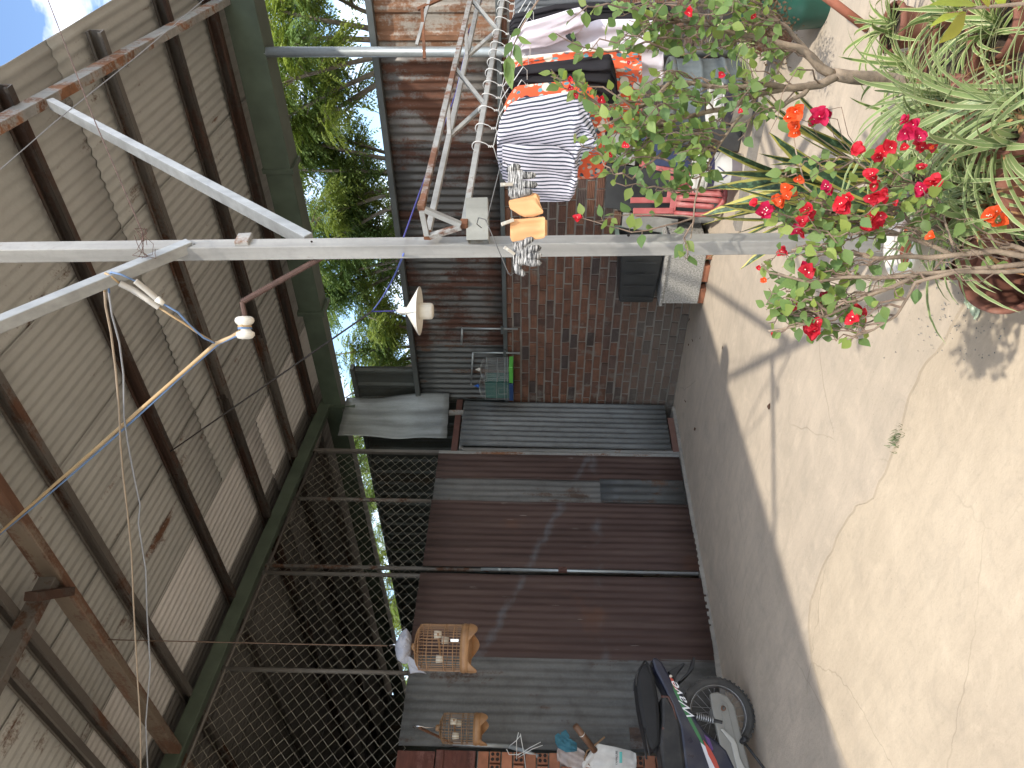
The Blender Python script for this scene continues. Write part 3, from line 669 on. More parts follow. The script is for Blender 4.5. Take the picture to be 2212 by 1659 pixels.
def glove(label, palm, fingers, seed, d):
    o = thing('knit_glove', label, 'glove', atd(palm[0][0], palm[0][1], d))
    b = MB()
    def cap(pts, r):
        pp_ = [atd(x, y, d) for x, y in pts]; rr = [r*.75]+[r]*(len(pp_)-2)+[r*.75]
        full = [pp_[0]+(pp_[0]-pp_[1]).normalized()*r*.5]+pp_+[pp_[-1]+(pp_[-1]-pp_[-2]).normalized()*r*.5]
        b.tube(full, [r*.15]+rr+[r*.15], 10)
    for pts, r in fingers: cap(pts, r)
    obj('fingers', b, gmat(seed), o, smooth=True)
    b = MB(); xs_ = palm
    b.add([v for p in [rows_shell(palm, atd(palm[0][0], palm[0][1], d), fw, thick=.026, fold=.002, nf=2, nu=12, nv=10)] for v in p.v], rows_shell(palm, atd(palm[0][0], palm[0][1], d), fw, thick=.026, fold=.002, nf=2, nu=12, nv=10).f)
    obj('palm', b, gmat(seed), o, smooth=True); return o
glove('black and white melange knit glove overlapping the striped shirt', [(1097, 420, 362), (1103, 428, 358), (1120, 428, 362), (1130, 424, 368)], [([(1098, 366), (1112, 361), (1121, 360)], .012), ([(1112, 380), (1135, 379), (1153, 379)], .0125), ([(1112, 398), (1135, 398), (1157, 399)], .0125), ([(1112, 415), (1130, 416), (1147, 414)], .0125)], 1.0, GP-.01)
glove('grey striped knit glove with spread fingers in front of the post', [(1108, 574, 526), (1115, 576, 522), (1128, 573, 526), (1138, 570, 534)], [([(1126, 530), (1140, 520), (1150, 516)], .011), ([(1132, 543), (1150, 538), (1165, 536)], .0125), ([(1136, 554), (1152, 553), (1166, 551)], .0125), ([(1134, 566), (1150, 568), (1166, 568)], .0125), ([(1114, 572), (1120, 586), (1132, 592)], .012)], 7.0, GP-.01)
M_tan = cloth('tan_cloth', (.58, .32, .155), .08)
for nm, lb, rw, sd in (('tan_sock', 'tan folded sock pegged beside the dark glove', [(1099, 440, 434), (1101, 450, 432), (1130, 468, 424), (1152, 468, 415), (1158, 466, 416), (1173, 461, 455)], 1), ('tan_sock', 'tan folded sock pegged just left of the other sock', [(1102, 512, 470), (1106, 522, 473), (1130, 517, 471), (1160, 516, 468), (1174, 514, 467), (1177, 512, 470)], 2)):
    o = thing(nm, lb, 'sock', atd(rw[0][0], rw[0][1], GP)); obj('fabric', rows_shell(rw, atd(1130, 470, GP-.008*sd), fw, thick=.022, fold=.006, nf=2, seed=sd, nu=14, nv=14), M_tan, o, smooth=True)
    obj('fold', rows_shell([(rw[-3][0]-8, rw[-3][1]-4, rw[-3][2]+4), (rw[-3][0]+8, rw[-3][1]-3, rw[-3][2]+3), (rw[-2][0]+8, rw[-2][1]-6, rw[-2][2]+8)], atd(1130, 470, GP+.012), fw, thick=.02, fold=.002, nu=8, nv=6), M_tan, o, smooth=True)
for lb, a_, c_ in (('steel peg holding the dark glove', (1081, 399), (1108, 398)), ('steel peg holding the tan socks', (1083, 485), (1110, 475)), ('steel peg holding the grey striped glove', (1089, 534), (1112, 550))):
    p, q = atd(*a_, GP-.03), atd(*c_, GP-.028); o = thing('clothes_peg', lb, 'peg', p)
    for s_ in (.004, -.004): obj('jaw', MB().bar(p+fw*s_, q+fw*s_*.3, .010, .003, up=fw), M_peg, o, bevel=.001)
    obj('spring', MB().tube([p.lerp(q, .3)-fw*.006, p.lerp(q, .3)+fw*.006], .004, 8), M_peg, o)
# ---------------------------------------------------------------- things along the brick wall
M_red = NT('red_plastic'); _c = M_red.ramp(M_red.noise(5, detail=5), [(.3, (.26, .05, .05)), (.5, (.36, .085, .08)), (.75, (.46, .22, .20))]); M_red.bs(Base_Color=_c, Roughness=.5); M_red = M_red.m
def arch_chair(label, loc, rot, grp='stacked red plastic chairs'):
    t = thing('plastic_chair', label, 'chair', loc, grp); t.rotation_euler = rot
    W, D, SH, BH_ = .37, .36, .36, .40
    def pt(n, mb, **k): return obj(n, mb, M_red, t, local=True, **k)
    b = MB(); b.grid(lambda u, v: V((lerp(-W/2, W/2, u)*(1-.10*v), lerp(-D/2, D/2, v), SH-.012*sin(pi*u)*sin(pi*v))), 10, 10); pt('seat', b, solid=.012, smooth=True)
    b = MB(); b.mm((-W/2, -D/2, SH-.05), (W/2, -D/2+.015, SH)); b.mm((-W/2*.9, D/2-.015, SH-.05), (W/2*.9, D/2, SH)); b.mm((-W/2, -D/2+.015, SH-.05), (-W/2+.015, D/2-.015, SH)); b.mm((W/2-.015, -D/2+.015, SH-.05), (W/2, D/2-.015, SH)); pt('seat_apron', b, bevel=.004)
    for sx in (-1, 1):
        for sy in (-1, 1):
            p, q = V((sx*(W/2-.02), sy*(D/2-.02), SH-.01)), V((sx*(W/2+.02), sy*(D/2+.025), 0)); b = MB()
            for dx, dy in ((sx*.0, sy*.020), (sx*.020, 0)):   # open angle legs
                b.bar(p+V((dx, dy, 0)), q+V((dx, dy, 0)), .05 if dx == 0 else .008, .008 if dx == 0 else .05, up=(0, 1, 0))
            pt('leg', b, bevel=.003)
    def back(u, zz): return V(((u-.5)*W*(1.0-.05*zz), D/2+.02+.09*zz+.04*(1-(2*u-1)**2), SH+zz*BH_))
    arc = [back(.5-.5*cos(a)*(1), .55+.45*sin(a)) for a in [pi*k/14 for k in range(15)]]
    arc = [back(0.0, z_/5*.55) for z_ in range(5)]+arc+[back(1.0, .55-z_/5*.55) for z_ in range(1, 6)]
    b = MB(); b.tube(arc, .022, 8); pt('back_frame', b, smooth=True)
    for k in range(5):
        u = .20+.15*k; h = .55+.43*sin(pi*u)
        b = MB(); b.grid(lambda s, v: back(u+(s-.5)*.12, lerp(.0, h, v)), 2, 8); pt('back_slat', b, solid=.008, smooth=True)
    return t
def rx_(a, b_, c): return Matrix.Rotation(c, 3, 'Z') @ Matrix.Rotation(b_, 3, 'Y') @ Matrix.Rotation(a, 3, 'X')
cl = V((-3.24, 6.02, 0))
Rc = Matrix.Rotation(radians(212), 3, 'Z') @ Matrix.Rotation(radians(174), 3, 'Y') @ Matrix.Rotation(radians(-10), 3, 'X')
for i, (lb, dl) in enumerate((('faded red plastic chair upside down beside the white bucket', V((0, 0, 0))), ('second red plastic chair nested behind the upside down one', V((.05, .10, .02))))):
    t = arch_chair(lb, (0, 0, 0), Rc.to_euler())
    pm = Rc @ V((0, .33, .76)); t.location = cl+dl-V((pm.x, pm.y, pm.z))+V((0, 0, .015))
def band_mat(name, bands, ang):
    """bucket print: bands of height with blocks round the girth"""
    n = NT(name); sx = n.n('SeparateXYZ', {0: n.co()}); th = n.math('ARCTAN2', sx.outputs[1], sx.outputs[0]); c = None
    c = n.ramp(sx.outputs[2], [(0, (.62, .60, .56)), (1, (.62, .60, .56))])
    for z0, z1, a0, a1, colr in bands:
        m = n.math('MULTIPLY', n.math('GREATER_THAN', sx.outputs[2], z0), n.math('LESS_THAN', sx.outputs[2], z1))
        m = n.math('MULTIPLY', m, n.math('MULTIPLY', n.math('GREATER_THAN', th, a0), n.math('LESS_THAN', th, a1))); c = n.mix(m, c, colr)
    c = n.mix(n.rng(n.noise(9, detail=5), .52, .7, 0, .4), c, (.32, .29, .25)); n.bs(Base_Color=c, Roughness=.4); return n.m
M_lid = plain('lid_plastic', (.55, .53, .48), .45, var=.2, scale=9)
def bucket(label, loc, r0, r1, h, mat, rz, lid=True):
    t = thing('paint_bucket', label, 'bucket', loc, 'paint buckets by the wall', rz)
    b = MB(); b.lathe([(.001, 0), (r0-.006, 0), (r0, .006), (lerp(r0, r1, .5), h*.5), (r1, h*.86), (r1+.008, h*.87), (r1+.008, h*.90), (r1, h*.905), (r1+.002, h)], 40); obj('body', b, mat, t, smooth=True, local=True)
    for z_ in (.80, .87): b = MB(); b.lathe([(r1-.002, h*z_), (r1+.012, h*z_+.002), (r1+.012, h*z_+.010), (r1-.002, h*z_+.012)], 40); obj('rib', b, M_lid, t, smooth=True, local=True)
    b = MB(); b.lathe([(r1+.014, h-.045), (r1+.016, h), (r1+.006, h+.008), (r1-.012, h+.008), (r1-.02, h-.002), (.001, h-.002)], 40); l = obj('lid', b, M_lid, t, smooth=True, local=True)
    b = MB()
    for k in range(30):
        a = 2*pi*k/30; b.box(((r1+.0165)*cos(a), (r1+.0165)*sin(a), h-.022), (.003, .006, .032), Matrix.Rotation(a, 3, 'Z'))
    o_ = obj('lid_ribs', b, M_lid, l, local=True); o_['kind'] = 'stuff'
    b = MB(); b.tube([(r1*cos(a), r1*sin(a)*1.04, h*.86-.10*sin(a)**1) if False else ((r1+.014)*cos(a), (r1+.014)*sin(a), h*.87-.13*max(0, sin(a))) for a in [pi*k/16 for k in range(17)]], .0025, 5); obj('wire_handle', b, M_dwire, t, smooth=True, local=True)
    return t
navy, wht, wood, blu = (.045, .045, .11), (.66, .65, .62), (.16, .13, .15), (.10, .20, .42)
t = bucket('white paint bucket with navy label and dark check mark', (-2.89, 5.76, 0), .135, .150, .355, band_mat('paint_label_a', [(.235, .275, -3, 3, navy), (.05, .235, -3, -1.1, wood), (.10, .225, -1.1, .9, wht), (.02, .10, -3, 3, (.20, .18, .20)), (.225, .27, -.9, -.1, navy), (.045, .235, -2.5, -1.5, (.55, .54, .52))], 0), radians(-68))
M_navy = plain('navy_print', navy, .5, var=.05)
for pz in (((-.34, .165), (-.10, .125)), ((-.10, .125), (.30, .205))):
    (a0, z0), (a1, z1) = pz; b = MB(); R_ = .1475; pts = []
    for k in range(7):
        a = lerp(a0, a1, k/6); z_ = lerp(z0, z1, k/6); pts += [V((R_*cos(a), R_*sin(a), z_)), V((R_*cos(a), R_*sin(a), z_+.016))]
    b.add(pts, [(2*k, 2*k+2, 2*k+3, 2*k+1) for k in range(6)]); obj('check_mark', b, M_navy, t, local=True)
bucket('weathered paint bucket with dark top label standing before the drum', (-2.31, 5.66, 0), .125, .142, .345, band_mat('paint_label_b', [(.20, .285, -3.2, 3.2, (.05, .045, .07)), (.06, .20, -3, -.2, (.33, .30, .25)), (.06, .20, -.2, 3, (.42, .40, .37)), (.11, .17, .2, .7, navy), (.03, .06, -3, 3, (.04, .04, .06))], 0), radians(-60))
# drum, slabs and boards stacked behind
M_drum = sheet_mat('drum_paint', (.105, .125, .13), (.10, .10, .085), .3, metal=0, rough=.7, dirt=.3)
t = thing('old_drum', 'grey blue weathered drum behind the paint buckets', 'drum', (-2.48, 6.22, .05))
b = MB(); b.lathe([(.001, .52), (.27, .52), (.285, .50), (.295, .49), (.285, .47), (.285, .33), (.297, .32), (.297, .30), (.285, .29), (.285, .14), (.297, .13), (.297, .11), (.285, .10), (.285, 0)], 40); obj('shell', b, M_drum, t, smooth=True, local=True)
b = MB(); b.lathe([(.292, .49), (.302, .50), (.302, .53), (.292, .535), (.27, .525)], 40); obj('rim', b, M_drum, t, smooth=True, local=True)
M_stone = plain('dark_slab', (.045, .045, .045), .55, var=.35, scale=5, bump=.2)
M_gslab = plain('grey_slab', (.23, .23, .215), .8, var=.2, scale=9, bump=.3)
M_bboard = plain('black_board', (.028, .029, .03), .5, var=.6, scale=3)
M_blue = plain('navy_panel', (.03, .04, .085), .45, var=.2)
def slab(name, label, cat, c0, c1, w, th, mt, axis=V((1, 0, 0)), grp='slabs and boards leaning by the wall'):
    """board leaning between foot c0 and head c1"""
    t = thing(name, label, cat, c0, grp); obj('panel', MB().bar(c0, c1, w, th, up=(0, 1, 0)), mt, t, bevel=.004); return t
slab('stone_slab', 'tall dark stone slab leaning beside the white bucket', 'slab', V((-2.70, 5.93, 0)), V((-2.70, 6.13, .60)), .20, .05, M_stone)
slab('stone_slab', 'grey rough slab leaning behind the dark one', 'slab', V((-2.48, 5.86, 0)), V((-2.50, 6.0, .30)), .16, .05, M_gslab)
slab('black_board', 'black scratched board leaning on the brick wall above the chairs', 'board', V((-3.42, 6.30, .18)), V((-3.42, 6.52, .98)), .44, .03, M_bboard)
slab('navy_panel', 'navy blue flat panel behind the white bucket', 'panel', V((-3.0, 6.18, .05)), V((-3.02, 6.40, .72)), .24, .02, M_blue)
slab('grey_slab', 'small grey slab propped above the black board', 'slab', V((-3.02, 6.42, .75)), V((-3.02, 6.54, 1.02)), .30, .03, M_gslab)
slab('grey_slab', 'grey concrete slab between the chairs and the black tub', 'slab', V((-3.78, 6.42, .30)), V((-3.78, 6.54, .80)), .16, .04, M_gslab)
slab('white_strip', 'short white strip leaning near the red chairs', 'board', V((-3.05, 6.02, .28)), V((-3.24, 6.18, .48)), .03, .012, M_lid)
t = thing('cement_block_stack', 'pile of grey blocks and boards under the slabs', 'blocks', (-3.2, 6.35, 0)); random.seed(8)
for i in range(3): obj('block', MB().box((-3.5+.38*i, 6.40, .09), (.34, .22, .18), Matrix.Rotation(random.uniform(-.1, .1), 3, 'Z')), M_gslab, t, bevel=.006)
# granular trough with tub on top
t = thing('cement_trough', 'pale grey granular cement box against the brick wall', 'box', (-4.12, 6.30, 0))
M_gran = NT('granular_cement'); _c = M_gran.ramp(M_gran.noise(70, detail=3), [(.3, (.16, .155, .14)), (.5, (.30, .29, .265)), (.7, (.42, .41, .38))]); M_gran.bs(Base_Color=_c, Roughness=.9); M_gran.bump(M_gran.noise(70, detail=2), .5, .006); M_gran = M_gran.m
for a, c in (((-4.44, 6.10, .06), (-3.80, 6.13, .40)), ((-4.44, 6.50, .06), (-3.80, 6.53, .40)), ((-4.44, 6.13, .06), (-4.41, 6.50, .40)), ((-3.83, 6.13, .06), (-3.80, 6.50, .40))):
    obj('side', MB().mm(a, c), M_gran, t, bevel=.008)
obj('base', MB().mm((-4.41, 6.13, .06), (-3.83, 6.50, .10)), M_gran, t)
obj('lid', MB().mm((-4.46, 6.08, .402), (-3.78, 6.54, .43)), M_gran, t, bevel=.006)
for i in range(3):
    p = V((-4.36+.25*i, 6.16, .03)); o = thing('loose_brick', 'red brick under the cement box, %s' % ('left one', 'middle one', 'right one')[i], 'brick', p-V((0, 0, .03)), 'bricks propping the cement box'); obj('brick', MB().box(p, (.18, .085, .058), Matrix.Rotation(.1*i-.1, 3, 'Z')), M_clay, o, bevel=.004)
t = thing('black_tub', 'black plastic tub lying on its side on the cement box', 'tub', (-4.12, 6.30, .43))
M_tub = plain('black_plastic', (.028, .030, .030), .45, var=.3, scale=5)
M_tubrim = plain('green_rim', (.12, .16, .14), .5, var=.2)
def tubring(x, hy, hz): return [V((x, 6.32-hy, .64-hz)), V((x, 6.32+hy, .64-hz)), V((x, 6.32+hy, .64+hz)), V((x, 6.32-hy, .64+hz))]
b = MB(); r1, r2, r3 = tubring(-4.48, .16, .165), tubring(-3.86, .195, .20), tubring(-4.47, .15, .155)
b.add(r1+r2, [(0, 1, 5, 4), (1, 2, 6, 5), (2, 3, 7, 6), (3, 0, 4, 7), (3, 2, 1, 0)]); obj('body', b, M_tub, t, bevel=.02)
b = MB(); R2 = tubring(-3.85, .205, .212); b.add(tubring(-3.89, .20, .205)+tubring(-3.89, .225, .23)+tubring(-3.85, .225, .23)+tubring(-3.85, .19, .195), [(i, (i+1) % 4, (i+1) % 4+4, i+4) for i in range(4)]+[(i+4, (i+1) % 4+4, (i+1) % 4+8, i+8) for i in range(4)]+[(i+8, (i+1) % 4+8, (i+1) % 4+12, i+12) for i in range(4)]); obj('rim', b, M_tubrim, t)
for k in range(4): obj('rib', MB().mm((-4.40+.14*k, 6.125-.012*k, .50), (-4.39+.14*k, 6.135-.012*k, .78)), M_tub, t)
for k in range(3): obj('base_rib', MB().mm((-4.492, 6.20+.11*k, .50), (-4.48, 6.215+.11*k, .79)), M_tub, t)
# rough kerb across the yard by the wall
b = MB()
for i in range(34):
    x = -3.22+i*.13; w = .055+.02*nz(x*3, 1, 0); b.mm((x, 5.45-w+.02*nz(x*2, 7, 0), -.02), (x+.131, 5.45+w+.02*nz(x*2, 3, 0), .045+.015*nz(x*4, 2, 5)))
struct(obj('low_kerb', b, M_step))

# ---------------------------------------------------------------- hanging lamp
LP_ = V((-2.738, 3.664, 2.30)); zv = V((0, 0, 1))
t = thing('hanging_lamp', 'white cone shade lamp with cylindrical bulb hung on blue cord', 'lamp', LP_)
M_white = plain('white_enamel', (.66, .64, .58), .35, var=.05)
kk = 4.574/FPX
b = MB(); b.lathe([(.020, .070), (.025, .066), (.143, -.005), (.1425, -.009), (.135, -.006), (.022, .062)], 48, LP_); obj('shade', b, M_white, t, smooth=True)
b = MB(); b.lathe([(.001, .128), (.008, .128), (.014, .116), (.020, .108), (.0215, .100), (.0215, .082), (.024, .080), (.024, .070), (.020, .066)], 24, LP_); obj('socket', b, M_white, t, smooth=True)
b = MB(); b.lathe([(.049, -.004), (.049, -.07), (.046, -.082), (.036, -.089), (.001, -.091)], 32, LP_); obj('bulb', b, plain('bulb_plastic', (.62, .58, .50), .3, var=.03), t, smooth=True)
SP = atd(803, 673, 4.574)
b = MB(); b.tube([SP, LP_+zv*.125], .004, 6); obj('cord', b, M_rope, t, smooth=True)
M_cable = plain('dark_cable', (.035, .03, .028), .7)
def sag(p, q, s, n=14): return [p.lerp(q, i/n)+V((0, 0, -s*4*(i/n)*(1-i/n))) for i in range(n+1)]
w0 = at(140, 966, 1, 3.93); b = MB(); b.tube(sag(V((w0.x, 3.9, zr(3.9)+.0)), SP, .0), .0055, 6); tag(obj('support_cable', b, M_cable, smooth=True), 'dark stay cable from the purlin to the lamp', 'cable')
b = MB(); b.tube(sag(SP, atd(872, 548, 2.70), .015), .0035, 6); tag(obj('lamp_cord', b, plain('blue_cord', (.10, .14, .40), .6), smooth=True), 'blue cord from the post to the lamp', 'cord')
# rebar arm with insulator on the post
IR = 2.80
t = thing('insulator_arm', 'rusty rebar arm with white porcelain insulator on the post', 'insulator', atd(700, 556, IR))
M_rebar = plain('rebar', (.095, .055, .045), .8, var=.4, scale=30, bump=.5)
e0, e1, e2 = atd(702, 552, IR-.02), atd(523, 652, IR), atd(530, 690, IR)
b = MB(); b.tube([e0, e1], .010, 8)
nrb = 46
for k in range(nrb): p = e0.lerp(e1, (k+.5)/nrb); b.tube([p-(e1-e0).normalized()*.0012, p+(e1-e0).normalized()*.0012], .0118, 8)
b.tube([e1, e2], .009, 8); obj('rebar', b, M_rebar, t)
ia = (atd(529, 732, IR)-atd(527, 682, IR)).normalized(); Rz = ia.to_track_quat('Z', 'Y').to_matrix()
b = MB(); b.lathe([(.006, -.001), (.024, .0), (.033, .006), (.0345, .016), (.030, .024), (.020, .032), (.019, .042), (.022, .050), (.033, .058), (.034, .068), (.026, .078), (.010, .082)], 28, atd(528, 684, IR), Rz); obj('porcelain', b, M_white, t, smooth=True)
M_yel, M_bl2 = plain('yellow_cable', (.44, .31, .17), .5, var=.1), plain('blue_cable', (.13, .22, .40), .5, var=.1)
M_beig, M_grw = plain('beige_wire', (.34, .27, .20), .5, var=.1), plain('grey_wire', (.26, .27, .29), .5, var=.1)
for k_, (mt, o1) in enumerate(((M_yel, .033), (M_bl2, .040))):
    b = MB(); cpt = atd(528, 684, IR)+ia*o1; pts = [cpt+Rz @ V((.0225*cos(a), .0225*sin(a), .0015*a/3)) for a in [2*pi*j/14 for j in range(24)]]; b.tube(pts, .0030, 6); obj('wire_wrap', b, mt, t, smooth=True)
# service cables
far = at(-25, 1172, 1, 2.47)
jn = atd(466, 742, IR)
far1, far2 = far+V((0, 0, .0)), far+V((-.02, 0, .02))
b = MB(); b.tube([atd(520, 715, IR-.02), atd(500, 728, IR-.01), jn]+sag(jn, far1, .0, 10)[1:], .0072, 7); tag(obj('yellow_cable', b, M_yel, smooth=True), 'thick yellow supply cable from insulator to roof', 'cable')
b = MB(); b.tube([atd(520, 722, IR-.02), jn+V((0, 0, -.012))]+[p+V((0, 0, -.022*sin(pi*i/10)-.004)) for i, p in enumerate(sag(jn, far2, .0, 10))][1:], .0042, 7); tag(obj('blue_cable', b, M_bl2, smooth=True), 'blue supply cable running beside the yellow one', 'cable')
BD = 2.60
t = thing('conduit_splice', 'two corrugated white conduit sleeves over spliced wires on the brace', 'conduit', atd(300, 640, BD))
M_cond = plain('white_conduit', (.50, .48, .44), .5, var=.1)
def conduit(pp2, r):
    pp2 = [atd(x, y, BD+.02*i) for i, (x, y) in enumerate(pp2)]; n = 30; b = MB(); pts = []; rs = []
    for i in range(n*2+1):
        k = i/(n*2)*(len(pp2)-1); j = min(int(k), len(pp2)-2); pts.append(pp2[j].lerp(pp2[j+1], k-j)); rs.append(r*(1.0 if i % 2 else .86))
    b.tube(pts, rs, 10); return b
obj('conduit', conduit([(258, 612), (285, 625), (320, 648), (343, 664)], .0115), M_cond, t, smooth=True)
obj('conduit', conduit([(292, 607), (315, 625), (338, 645)], .0105), M_cond, t, smooth=True)
obj('tape', MB().tube([atd(338, 645, BD+.04), atd(354, 657, BD+.05)], [.012, .008], 8), M_white, t, smooth=True)
b = MB(); b.tube([atd(343, 664, BD+.06), atd(375, 685, BD+.09), atd(395, 697, BD+.11), atd(425, 718, BD+.15), jn], .0040, 6); obj('wire', b, M_yel, t, smooth=True)
b = MB(); b.tube([atd(354, 657, BD+.05), atd(385, 675, BD+.09), atd(410, 703, BD+.13), atd(440, 730, BD+.16), jn], .0038, 6); obj('wire', b, M_bl2, t, smooth=True)
b = MB(); b.tube([atd(258, 612, BD), atd(240, 597, BD-.03), atd(228, 590, BD-.03), atd(224, 598, BD), atd(226, 630, BD+.06)], .0038, 6); obj('wire', b, M_yel, t, smooth=True)
b = MB(); b.tube([atd(292, 607, BD), atd(262, 593, BD-.03), atd(240, 588, BD-.03), atd(232, 600, BD), atd(236, 632, BD+.06)], .0035, 6); obj('wire', b, M_bl2, t, smooth=True)
def path(pts): return [atd(x, y, d) for x, y, d in pts]
b = MB(); b.tube(path([(226, 628, 2.66), (228, 660, 2.72), (240, 720, 2.85), (250, 800, 3.0), (257, 880, 3.15), (260, 960, 3.3), (266, 1030, 3.42), (275, 1106, 3.55), (284, 1200, 3.7), (288, 1300, 3.82), (296, 1450, 4.0), (303, 1560, 4.1), (304, 1680, 4.2)]), .0042, 6); tag(obj('hanging_wire', b, M_beig, smooth=True), 'thin beige wire hanging across the yard under the roof', 'wire')
b = MB(); b.tube(path([(235, 630, 2.66), (242, 680, 2.76), (258, 740, 2.88), (267, 810, 3.0), (268, 900, 3.18), (277, 960, 3.3), (290, 1030, 3.42), (303, 1090, 3.52), (299, 1130, 3.6), (315, 1230, 3.72), (318, 1330, 3.85), (325, 1440, 4.0), (315, 1560, 4.1), (320, 1680, 4.2)]), .0036, 6); tag(obj('hanging_wire', b, M_grw, smooth=True), 'thin grey wire hanging beside the beige one', 'wire')
# stay wires near the roof edge, the wire bundle tied to the post
b = MB(); b.tube([atd(100, -10, 3.6), atd(200, 250, 3.1), atd(308, 503, 2.68)], .0022, 5); b.tube([atd(308, 503, 2.68), atd(310, 520, 2.66)], .004, 5); tag(obj('stay_wire', b, M_rebar), 'rusty stay wire running from the post past the roof edge', 'wire')
b = MB(); b.tube([atd(445, -5, 4.2), atd(300, 118, 3.8), atd(120, 262, 3.3), atd(-10, 375, 3.0)], .0022, 5); tag(obj('stay_wire', b, M_grw), 'thin grey wire crossing below the right rafter', 'wire')
t = thing('tie_wire', 'tangle of rusty tie wire wrapped round the post top', 'wire', atd(315, 530, 2.62)); random.seed(4)
for k in range(5):
    c = atd(310+random.uniform(-8, 25), 525, 2.63); r_ = .045; b = MB(); a0 = random.uniform(0, 6)
    b.tube([c+V((r_*cos(a0+j*.5)*(1+.25*random.random()), r_*sin(a0+j*.5), random.uniform(-.02, .02))) for j in range(9)], .0011, 4); obj('strand', b, M_rebar, t)

# ---------------------------------------------------------------- bird cages
M_bamboo = plain('bamboo', (.27, .145, .065), .45, var=.25, scale=14)
M_bamboo2 = plain('old_bamboo', (.20, .115, .055), .6, var=.3, scale=14)
M_chrome = plain('chrome', (.6, .6, .6), .2, .9)
M_clear = plain('clear_cup', (.55, .50, .40), .2, var=.1)
def round_cage(label, base, R_, H, nb, mt, mtb, dome=.05, cup=True, hookh=.16):
    t = thing('bamboo_cage', label, 'bird cage', base)
    def P(n, mb, m=mt, **k): return obj(n, mb, m, t, local=True, **k)
    b = MB(); b.lathe([(R_+.004, 0), (R_+.006, .0), (R_+.006, .055), (R_-.006, .055), (R_-.006, 0), (R_+.004, 0)], 40); P('base_ring', b, mtb, smooth=True)
    b = MB(); b.lathe([(R_+.009, .030), (R_+.009, .042), (R_+.004, .046)], 40); P('base_bead', b, mtb, smooth=True)
    b = MB(); b.lathe([(R_-.006, .02), (.001, .02)], 40); P('floor', b, mtb)
    for k in range(3):                                   # scrolled feet
        a = 2*pi*k/3+.4; q = MB(); prof = []
        for j in range(13):
            u = -1+2*j/12; prof.append((a+u*.62, -.045*max(0, cos(u*pi/2))**1.4-.004*(1-abs(u))))
        vs = []
        for aa, z_ in prof: vs += [V(((R_+.006)*cos(aa), (R_+.006)*sin(aa), .005)), V(((R_+.004)*cos(aa), (R_+.004)*sin(aa), z_))]
        q.add(vs, [(2*i, 2*i+2, 2*i+3, 2*i+1) for i in range(12)]); P('foot', q, mtb, solid=.006)
    for k in range(nb):
        a = 2*pi*k/nb; pts = [(R_*cos(a), R_*sin(a), z_) for z_ in (.05, H*.35, H*.7, H-.03)]+[((R_-.004)*cos(a), (R_-.004)*sin(a), H-.012), ((R_-.03)*cos(a), (R_-.03)*sin(a), H+dome*.25), ((R_-.085)*cos(a), (R_-.085)*sin(a), H+dome*.75), (.02*cos(a), .02*sin(a), H+dome)]
        b = MB(); b.tube(pts, .0019, 4, caps=False); P('bar', b)
    for z_, rr in ((.10, R_), (H*.48, R_), (H*.80, R_), (H-.01, R_-.003), (H+dome*.5, R_-.05)):
        b = MB(); b.tube([(rr*cos(2*pi*k/32), rr*sin(2*pi*k/32), z_) for k in range(32)], .003, 5, closed=True); P('hoop', b, mt, smooth=True)
    b = MB(); b.lathe([(.001, H+dome+.02), (.02, H+dome+.018), (.024, H+dome), (.018, H+dome-.01)], 16); P('crown_cap', b, mtb, smooth=True)
    b = MB(); zt = H+dome+.02; b.tube([(0, 0, zt), (0, 0, zt+hookh*.45), (.02, 0, zt+hookh*.6), (.024, 0, zt+hookh*.8), (.008, 0, zt+hookh), (-.014, 0, zt+hookh*.92)], .0032, 6); P('hook', b, M_chrome, smooth=True)
    if cup:
        for a, z_ in ((-1.2, .16), (.3, .18), (2.2, .15)):
            b = MB(); b.lathe([(.001, 0), (.020, 0), (.026, .045), (.024, .045)], 14, ((R_-.035)*cos(a), (R_-.035)*sin(a), z_)); P('feed_cup', b, M_clear, smooth=True)
        b = MB(); b.tube([(-R_*.9, 0, .20), (R_*.9, .02, .20)], .007, 8); P('perch', b, mtb)
    return t
cg = atd(1012, 1400, 4.95)
t = round_cage('golden bamboo bird cage with grey cloth tied on top', cg+V((0, 0, -.012)), .142, .33, 44, M_bamboo, M_bamboo, dome=.03, hookh=.14)
b = MB(); b.box((.139*cos(-.2), .139*sin(-.2), .09), (.012, .016, .05), Matrix.Rotation(-.2, 3, 'Z')); obj('latch', b, M_chrome, t, local=True)
ctop = cg+V((0, 0, .37))
M_check = NT('checked_cloth'); _sx = M_check.n('SeparateXYZ', {0: M_check.co()}); _w = M_check.n('TexChecker', {'Scale': 90}); M_check.bs(Base_Color=M_check.mix(_w.outputs['Fac'], (.30, .31, .36), (.40, .41, .46)), Roughness=.9); M_check = M_check.m
t = thing('tied_cloth', 'grey checked cloth tied round the bamboo cage hook', 'cloth', ctop)
b = MB(); nu, nv = 26, 16
def blob(u, v):
    a = 2*pi*u; z_ = -.005+.10*v; r_ = (.02+.058*sin(pi*min(1, v*1.05))**.7)*(1+.22*sin(a*5+3*v)+.3*nz(cos(a)*2, sin(a)*2, v*3))
    return ctop+V((r_*cos(a)*1.15, r_*sin(a)*1.15, z_))
b.grid(blob, nu, nv); obj('bundle', b, M_check, t, smooth=True, solid=.003)
tl = [ctop+V((-.02, -.05, .01)), ctop+V((-.08, -.08, -.02)), ctop+V((-.13, -.10, -.05))]
b = MB(); b.grid(lambda u, v: (tl[0].lerp(tl[2], v)+V((.012*sin(6*v+4*u), -.01, .075*(u-.5)*(.4+v)))), 6, 10); obj('tail', b, M_check, t, smooth=True, solid=.003)
